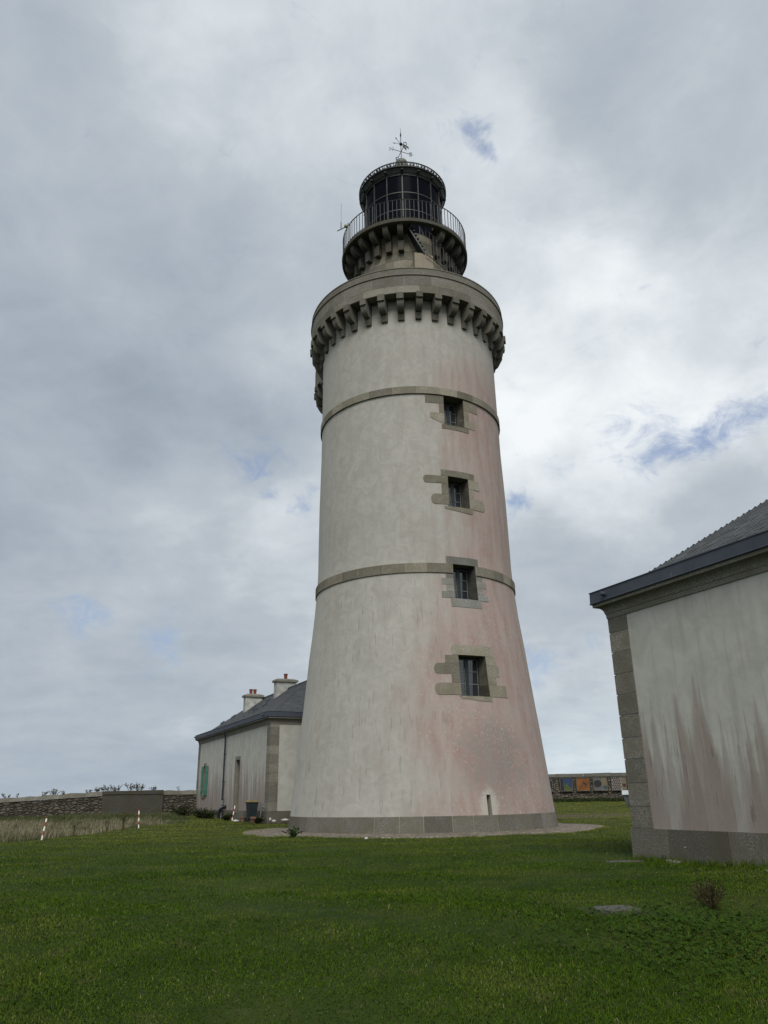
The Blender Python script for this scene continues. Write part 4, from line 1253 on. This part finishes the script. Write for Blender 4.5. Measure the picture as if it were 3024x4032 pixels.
# wheelie bin
bp = hl(CL, -.42, 1.05, -.92)
r = empty('wheelie_bin', bp, HA + R(96)); r.scale = (.70, .74, .84); tag(r, 'dark blue-grey wheelie bin with a yellow lid against the small house', 'bin')
b = MB()
b.hexa([(-.20, -.20, .05), (.20, -.20, .05), (.20, .22, .05), (-.20, .22, .05), (-.27, -.30, .96), (.27, -.30, .96), (.27, .30, .96), (-.27, .30, .96)])
b.box(-.29, .29, -.32, .31, .92, .965); b.box(-.21, .21, .20, .27, .0, .12); b.box(-.15, .15, -.315, -.215, .70, .74)
b.build('body', MT['binbody'], r)
b = MB(); b.hexa([(-.30, -.34, .97), (.30, -.34, .97), (.30, .33, .97), (-.30, .33, .97), (-.25, -.28, 1.035), (.25, -.28, 1.035), (.25, .30, 1.06), (-.25, .30, 1.06)]); b.build('lid', MT['binlid'], r)
b = MB(); b.tube([(-.24, .38, .96), (.24, .38, .96)], .018, 6); b.box(-.24, -.2, .31, .38, .945, .975); b.box(.2, .24, .31, .38, .945, .975); b.build('handle', MT['binbody'], r)
for s in (-1, 1):
    b = MB(); b.tube([(s * .22, .27, .1), (s * .27, .27, .1)], .10, 14); b.build('wheel', MT['iron'], r)
# plant pots
def flowerpot(loc, s, tilt, label):
    b = MB(); b.lathe([(0, 0), (.12 * s, 0), (.165 * s, .22 * s), (.19 * s, .225 * s), (.195 * s, .28 * s), (.165 * s, .285 * s), (.155 * s, .24 * s)], 18)
    r = b.build('plant_pot', MT['pot'], None, True, 35); r.location = loc; r.rotation_euler = tilt
    b = MB(); b.lathe([(0, .235 * s), (.158 * s, .24 * s)], 18); b.build('soil', MT['soil'], r)
    tag(r, label, 'plant pot')
flowerpot(hl(CL, -.6, 1.88, -.93), .68, (0, 0, 0), 'brown terracotta plant pot standing upright left of the bin')
flowerpot(hl(CL, -.85, -.62, -.90), .68, (.24, .10, 0), 'terracotta plant pot tipped forward right of the bin')
# standpipe and bent drain pipe
b = MB(); p = hl(CL, -.2, .46, -.95)
b.tube([(0, 0, 0), (.02, 0, .38), (.03, 0, .52), (.06, -.02, .62), (.11, -.04, .66), (.16, -.05, .63), (.165, -.05, .57)], .026, 8)
r = b.build('standpipe', MT['pipe2'], None, True, 50); r.location = p; tag(r, 'thin grey bent standpipe by the corner of the small house', 'pipe')
b = MB(); b.tube([(.14, -.05, .60), (.05, -.12, .35), (.06, -.1, .1)], .022, 6); b.build('hose', MT['iron'], r)
b = MB(); p = hl(CL, -.25, 7.75, -.95)
b.tube([(0, 0, 0), (0, 0, .35), (.04, -.1, .5), (.2, -.35, .62), (.25, -.5, .64)], .075, 8)
r = b.build('drain_pipe', MT['pipe'], None, True, 50); r.location = p; r.rotation_euler = (0, 0, HA); tag(r, 'thick dark bent drain pipe beside the downpipe of the small house', 'pipe')
# white stones
def stone(loc, s, label, group='white stones in the grass'):
    b = MB(); b.ball((0, 0, 0), 1, 12, 8)
    o = random.random() * 9
    b.v = [tuple(Vector(v) * (1 + .35 * mnoise.noise(Vector(v) * 1.7 + Vector((o, o, 0))))) for v in b.v]
    b.v = [(v[0] * s[0], v[1] * s[1], v[2] * s[2]) for v in b.v]
    r = b.build('white_stone', MT['whitestone'], None, True); r.location = loc; tag(r, label, 'stone', group); return r
stone(hl(CL, .20, -.26, -.89), (.10, .07, .055), 'small white stone at the foot of the house corner, below the quoin')
stone(hl(CL, .04, -.24, -.82), (.05, .05, .07), 'tiny upright white stone leaning on the house plinth corner')
stone(hl(CL, .70, -.26, -.86), (.17, .07, .055), 'long lumpy white stone on the plinth foot nearest the tower')
stone(hl(CL, -.6, 3.0, -.92), (.16, .09, .05), 'flat white stone beside the base of the pole by the door')
stone((-.65, 22.9, -1.06), (.05, .04, .035), 'little white pebble at the front edge of the cobbled apron')
# flat slabs
def slab(loc, sx, sy, h, rot, label, mat='slab'):
    b = MB(); n = 14; top = []
    for i in range(n):
        a = 2 * pi * i / n; e = (abs(cos(a)) ** 4 + abs(sin(a)) ** 4) ** -.25; k = e * (1 + .10 * fbm(cos(a) * 2, sin(a) * 2, 1, loc[0]))
        top.append((sx * k * cos(a), sy * k * sin(a)))
    b.prism(top, lambda u, v, w: (u, v, w + .01 * mnoise.noise(Vector((u * 5, v * 5, 0)))), -.12, h)
    r = b.build('flat_stone', MT[mat], None); r.location = loc; r.rotation_euler = (0, 0, rot); tag(r, label, 'stone'); return r
slab((SLAB[0], SLAB[1], -1.10), -.0 + .215, .20, .015, .2, 'flat grey stone slab set in the front lawn')
slab((4.0, 14.35, -1.10), .34, .15, .010, .2, 'worn flat stone in the grass at the near building corner', 'slab')
slab((5.62, 12.0, -1.10), .26, .18, .03, -.4, 'cracked flat stone near the foot of the streaked building, at the photo edge', 'granite4')
slab(tuple(hl(CR, -.14, -1.0, -1.09)), .16, .05, .03, HA + pi / 2, 'narrow pale stone strip against the near building plinth', 'coping')

# ------------------------------------------------------------------ PLANTS
def plant(name, loc, label, cat, stems, mleaf, mtwig='twig', group=None, leaf_size=(.02, .05), per=14, leafstart=.3, curl=.3, tr=.006, fan=(.25, .6)):
    """stems: list of (dx,dy,h)"""
    r = empty(name, loc); tag(r, label, cat, group)
    bs = MB(); bl = MB()
    for (dx, dy, h) in stems:
        bs.tint = random.random()
        p0 = Vector((dx * .12, dy * .12, -.03)); p2 = Vector((dx, dy, h)); c = Vector((dx * fan[0], dy * fan[0], h * fan[1]))
        path = [(p0 * (1 - t) ** 2 + c * 2 * t * (1 - t) + p2 * t * t) for t in [i / 6 for i in range(7)]]
        path = [p + Vector((random.uniform(-1, 1), random.uniform(-1, 1), 0)) * h * .015 for p in path]
        bs.tube(path, tr, 4, r_end=tr * .4)
        for i in range(per):
            t = leafstart + (1 - leafstart) * random.random(); k = min(5, int(t * 6))
            p = path[k].lerp(path[k + 1], t * 6 - k)
            s = random.uniform(*leaf_size)
            d = Vector((random.gauss(0, 1), random.gauss(0, 1), random.gauss(.2, .6))).normalized()
            q = d.cross(Vector((random.random(), random.random(), 1))).normalized()
            bl.tint = random.random()
            e = p + d * s * 1.6; m = p + d * s * .8
            bl.add([p, m + q * s * .4, e, m - q * s * .4], [(0, 1, 2, 3)])
    bs.build('stems', MT[mtwig], r)
    if per: bl.build('leaves', MT[mleaf], r)
    return r
def rs(n, spread, h0, h1):
    return [(random.gauss(0, spread), random.gauss(0, spread), random.uniform(h0, h1)) for _ in range(n)]
# bare bush, front right
st = []
for i in range(70):
    a = random.uniform(0, 2 * pi); q = random.uniform(.02, .24); st.append((q * cos(a), q * sin(a), random.uniform(.17, .30) - .3 * q))
plant('bare_bush', (3.28, 8.75, -1.10), 'small bare brown bush on the lawn before the streaked building', 'bush', st, 'twig', leaf_size=(.008, .018), per=16, leafstart=.45, tr=.0045, fan=(.6, .5))
# dark shrubs by the small house
for i, (x, y, s, lab) in enumerate(((-.9, 8.9, .8, 'dark bramble bush under the green-shuttered window'), (-.75, 7.9, .5, 'low dark bramble bush next to the thick drain pipe'),
                                    (-1.2, 12.6, .9, 'tall dark bramble bush where the stone wall meets the house'), (-.35, .2, .28, 'tiny weedy tuft at the house corner beside the standpipe'), (-.6, 4.6, .4, 'low green weeds before the house door'))):
    n = int(70 * s)
    stems = [(random.gauss(0, .55 * s), random.gauss(0, .62 * s), random.uniform(.25, .75) * s) for _ in range(n)]
    r = plant('bramble_bush', hl(CL, x, y, -.95 + .02), lab, 'bush', stems, 'shrub', 'twig', 'dark bushes by the small house', (.03, .07), 34, .1)
    r.rotation_euler = (0, 0, HA)
# bracken on the walls' tops
BR = [(10.40, .31, 'bracken tuft on the wall top, at the far left of the photo', .22), (9.85, .33, 'single thin bracken sprig on the long wall top', .22), (8.5, .40, 'small leaning bracken sprig midway along the pale wall top', .20), (7.95, .43, 'bracken tuft with one long stalk on the pale wall top', .34),
      (7.5, .45, 'low dark bracken clump on the pale wall top', .22), (6.1, .52, 'low bracken clump near the end of the pale wall', .20), (5.6, .55, 'bracken clump at the end of the pale wall, beside the cement section', .30), (5.1, .58, 'tall thin bracken clump behind the left end of the cement section', .36), (4.55, .60, 'bracken clump behind the cement section, left of its middle', .32),
      (3.8, .61, 'largest bracken clump, behind the middle of the cement section', .42), (3.25, .61, 'dense bracken clump behind the cement section, right of its middle', .34), (2.5, .62, 'small bracken sprig above the right end of the cement section', .22), (1.0, .56, 'lone thin stalk above the short wall by the house', .26)]
for s, z, lab, h in BR:
    p = P0 + WD * s + Vector((-.433 * .45, .901 * .45, 0))
    n = 6 if h < .25 else 13
    stems = [(random.gauss(0, .20 * (h / .3)), random.gauss(0, .1), random.uniform(.45, 1) * h + .28) for _ in range(n)]
    if 'lone' in lab or 'single' in lab: stems = stems[:2]
    plant('bracken', (p.x, p.y, z - .28), lab, 'bracken', stems, 'bracken', 'twig', 'bracken along the wall tops', (.035, .085), 13, .5)
# dead stalks standing in the dry grass
for az, d, h, lab, n in ((-20.9, 30.5, .55, 'dead branching stalk in the dry grass near the first pole', 9), (-18.9, 33.0, .62, 'dark upright dead stalk in the dry grass, left of the reddish bush', 7), (-17.9, 34.0, .75, 'reddish bare bush in the dry grass before the cement wall', 22)):
    stems = [(random.gauss(0, .16), random.gauss(0, .12), random.uniform(.6, 1) * h) for _ in range(n)]
    plant('dead_stalk', at(az, d, -1.05), lab, 'dead plant', stems, 'twig', 'twig', 'dead plants in the dry grass', (.015, .04), 12, .5)
# weed at the apron's edge
plant('broad_leaf_weed', (-2.85, 24.7, -1.08), 'leafy green weed at the edge of the cobbled apron', 'weed', [(random.gauss(0, .17), random.gauss(0, .12), random.uniform(.1, .26)) for _ in range(18)], 'weed', 'weed', None, (.04, .08), 10, .2)
# clover patch
n = 3000
cx = rng.normal(2.75, .62, n); cy = rng.normal(7.35, .75, n)
wd = 4.2 * np.exp(rng.random(6000) * math.log(18 / 4.2)); wa_ = rng.uniform(-.6, .6, 6000)
wx = wd * np.sin(wa_); wy_ = wd * np.cos(wa_)
kw = ((np.sin(wx * 2.1 + 1.5 * np.sin(wy_ * 1.3)) + np.sin(wy_ * 2.7 + wx)) > .75) & ~house_mask(wx, wy_)
def leaf_carpet(name, cx, cy, hmax, smax):
  V = []; F = []; A = []
  n = len(cx); cz = gz(cx, cy)
  for i in range(n):
    h = random.uniform(.010, hmax); sz = random.uniform(.006, smax) * (1 + .04 * cy[i])
    c = Vector((cx[i], cy[i], cz[i] + h)); t = random.random(); a0 = random.uniform(0, 6.28)
    nrm = Vector((random.gauss(0, .4), random.gauss(0, .4) - .15, 1)).normalized(); u = nrm.cross(Vector((cos(a0), sin(a0), 0))).normalized(); w = nrm.cross(u)
    for k in range(3):
        d = u * cos(k * 2.094) + w * sin(k * 2.094); e = nrm.cross(d)
        bb = len(V); V += [c, c + d * sz * .9 + e * sz * .75, c + d * sz * 1.6, c + d * sz * .9 - e * sz * .75]; A += [t] * 4; F.append((bb, bb + 1, bb + 2, bb + 3))
  b = MB(); b.v = [tuple(v) for v in V]; b.f = F; b.a = A
  return b.build(name, MT['clover'], None)
tag(leaf_carpet('clover', cx, cy, .045, .0125), 'patch of dark green clover leaves on the front lawn by the bare bush', 'clover', None, 'stuff')
tag(leaf_carpet('lawn_weeds', wx[kw], wy_[kw], .03, .010), 'small flat weed leaves scattered in clumps through the mown lawn', 'weeds', None, 'stuff')

# ------------------------------------------------------------------ SKY, SUN, CAMERA
SUN_AZ = Vector((.07, -1.0, 0)).normalized(); SUN_EL = R(47)
world = bpy.data.worlds.new('World'); SC.world = world; world.use_nodes = True
wt = world.node_tree; wt.nodes.clear(); N = NT(wt)
out = wt.nodes.new('ShaderNodeOutputWorld'); bg = wt.nodes.new('ShaderNodeBackground'); bg.inputs[1].default_value = .1
wt.links.new(bg.outputs[0], out.inputs[0])
sky = N.n('ShaderNodeTexSky', {'sky_type': 'NISHITA', 'sun_disc': False, 'sun_elevation': SUN_EL, 'sun_rotation': math.atan2(SUN_AZ.x, SUN_AZ.y), 'air_density': 1.2, 'dust_density': 1.5, 'ozone_density': 1.5})
dr = wt.nodes.new('ShaderNodeTexCoord').outputs['Generated']
s = N.sep(dr); dz = N.m('MAXIMUM', s[2], 0.0)
den = N.m('ADD', dz, .22)
pl = N.comb(N.m('DIVIDE', s[0], den), N.m('DIVIDE', s[1], den), 0.0)          # cloud deck seen from below
big = N.noise(N.vm('ADD', pl, (4.3, 1.2, 0)), 1.3, 4, .5, .3)
mid = N.noise(N.vm('ADD', pl, (1.7, 6.1, 2.0)), 3.2, 6, .55, .4)
fin = N.noise(N.vm('ADD', pl, (9.1, 3.3, 1.0)), 9.0, 7, .6, .5)
sph = N.noise(N.vm('MULTIPLY', dr, (1, 1, 1.5)), 7.0, 6, .6, .3)
def dirv(az, el): return (sin(R(az)) * cos(R(el)), cos(R(az)) * cos(R(el)), sin(R(el)))
wob = N.vm('MULTIPLY', N.vm('SUBTRACT', N.noise(dr, 5.0, 5, .6, 0, color=True), (.5, .5, .5)), (.13, .13, .13))
dw = N.vm('ADD', dr, wob)
def lobe(az, el, sig, amp, wobble=True, stretch=None):
    v = N.vm('SUBTRACT', dw if wobble else dr, dirv(az, el))
    if stretch: v = N.vm('MULTIPLY', v, stretch)
    L = N.vm('LENGTH', v)
    return N.m('MULTIPLY', N.mr(L, 0.0, R(sig) * 1.9, 1.0, 0.0), amp)
num = den_ = None                    # broad tone of the cloud deck by compass direction and height
for az, el, t in ((-30.9, 47.8, 0.41), (-14.8, 52.0, 0.6), (4.2, 51.7, 0.63), (26.0, 48.1, 0.37), (31.3, 40.2, 0.43), (19.2, 46.0, 0.32), (-21.3, 38.9, 0.35), (-28.6, 31.3, 0.19), (-18.6, 32.5, 0.37), (-8.9, 32.5, 0.53),
                  (-19.7, 26.5, 0.12), (-10.5, 25.7, 0.17), (-8.5, 21.0, 0.82), (-15.6, 20.2, 0.48), (-23.6, 17.8, 0.24), (17.1, 34.5, 0.95), (14.2, 26.6, 0.98), (22.0, 30.4, 0.88), (28.3, 30.6, 0.69), (26.2, 25.4, 1.0), (17.1, 21.2, 0.8),
                  (12.8, 13.2, 0.37), (25.0, 18.5, 0.49), (-21.1, 10.0, 0.47), (-17.6, 5.4, 0.42), (-23.1, 2.4, 0.38), (13.8, 6.6, 0.6), (13.4, 2.9, 0.76), (12.2, 45.4, 0.8), (-6.1, 46.4, 0.63), (0, 80, .55), (60, 35, .5), (-60, 35, .45), (120, 30, .6), (-120, 30, .6), (180, 40, .75)):
    v = N.vm('SUBTRACT', dw, dirv(az, el))
    q = N.m('ADD', N.vm('DOT_PRODUCT', v, v), .0035)
    w = N.m('DIVIDE', 1.0, N.m('MULTIPLY', q, q)); wt_ = N.m('MULTIPLY', w, t)
    num = wt_ if num is None else N.m('ADD', num, wt_); den_ = w if den_ is None else N.m('ADD', den_, w)
bright = N.m('DIVIDE', num, den_)
nz = N.m('ADD', N.m('MULTIPLY', N.m('SUBTRACT', big, .5), .45), N.m('ADD', N.m('MULTIPLY', N.m('SUBTRACT', mid, .5), .36), N.m('ADD', N.m('MULTIPLY', N.m('SUBTRACT', fin, .5), .20), N.m('MULTIPLY', N.m('SUBTRACT', sph, .5), .50))))
bright = N.m('ADD', bright, nz)
c = N.ramp(bright, [(0.0, (.245, .283, .345)), (.25, (.322, .368, .425)), (.5, (.405, .450, .494)), (.75, (.555, .598, .632)), (1.0, (.76, .79, .812))])
hz = N.mr(s[2], .0, .16, .45, 0.0)
c = N.mix(N.m('MULTIPLY', hz, N.mr(s[0], -.3, .3, .75, 1.0)), c, N.mix(N.mr(s[0], -.3, .25), (.27, .34, .41), (.45, .56, .63)))
# lit cloud round the sun, behind the viewer
sd = N.vm('DOT_PRODUCT', dr, tuple(SUN_AZ * cos(SUN_EL) + Vector((0, 0, sin(SUN_EL)))))
c = N.mix(1.0, c, N.comb(*[N.mr(sd, .1, 1.0, 1.0, k) for k in (1.5, 1.45, 1.38)]), 'MULTIPLY')
c = N.mix(1.0, c, (10, 10, 10), 'MULTIPLY')
# openings to blue sky
gap = N.m('ADD', N.m('MULTIPLY', N.noise(N.vm('MULTIPLY', dr, (1, 1, 1.6)), 15.0, 8, .70, .7), 1.75), N.m('MULTIPLY', N.noise(dr, 40.0, 5, .6, .3), .35))
gap = N.m('SUBTRACT', gap, .50)
cov = 0.0
for L in ((9.1, 46.9, 1.2, .50), (9.5, 45.4, .8, .40), (-6.2, 21.5, 1.3, .56), (-10.4, 24.0, 2.4, .36), (-15.9, 10.7, 1.7, .46), (-22.1, 11.6, 2.2, .30), (11.2, 20.2, 1.0, .50), (25.6, 23.2, 1.3, .54), (28.4, 24.2, 1.6, .54), (22.8, 23.6, 1.7, .40), (20.2, 24.0, 2.2, .38), (19.8, 22.4, 1.3, .32), (11.3, 8.9, 1.5, .56), (14.0, 9.0, 1.6, .30)):
    cov = N.m('ADD', cov, lobe(*L))
g = N.m('SUBTRACT', cov, N.m('MULTIPLY', gap, .85))
gm = N.mr(g, -.34, .30, 0, .85)
blue = N.mix(.6, N.mix(1.0, sky.outputs[0], (1.1, 1.15, 1.3), 'MULTIPLY'), (1.75, 2.45, 4.1))
c = N.mix(gm, c, blue)
wt.links.new(c, bg.inputs[0])

sun = bpy.data.lights.new('sun', 'SUN'); sun.energy = 2.2; sun.angle = R(26); sun.color = (1, .965, .905)
so = bpy.data.objects.new('sun', sun); COL.objects.link(so)
sv = SUN_AZ * cos(SUN_EL) + Vector((0, 0, sin(SUN_EL)))
so.rotation_euler = sv.to_track_quat('Z', 'Y').to_euler(); so.location = sv * 60

cam = bpy.data.cameras.new('camera'); co = bpy.data.objects.new('camera', cam); COL.objects.link(co)
cam.sensor_fit = 'VERTICAL'; cam.sensor_height = 36; cam.lens = 36 * 3007.77 / 4032
cam.clip_start = .05; cam.clip_end = 8000
co.matrix_world = Matrix.Rotation(R(90 + 20.471), 4, 'X') @ Matrix.Rotation(R(-1.0), 4, 'Z')
SC.camera = co
vs = SC.view_settings; vs.view_transform = 'Standard'; vs.look = 'None'; vs.exposure = .26; vs.gamma = 1
SC.render.engine = 'CYCLES'; SC.cycles.max_bounces = 5; SC.cycles.diffuse_bounces = 3; SC.cycles.glossy_bounces = 3
SC.cycles.use_denoising = True
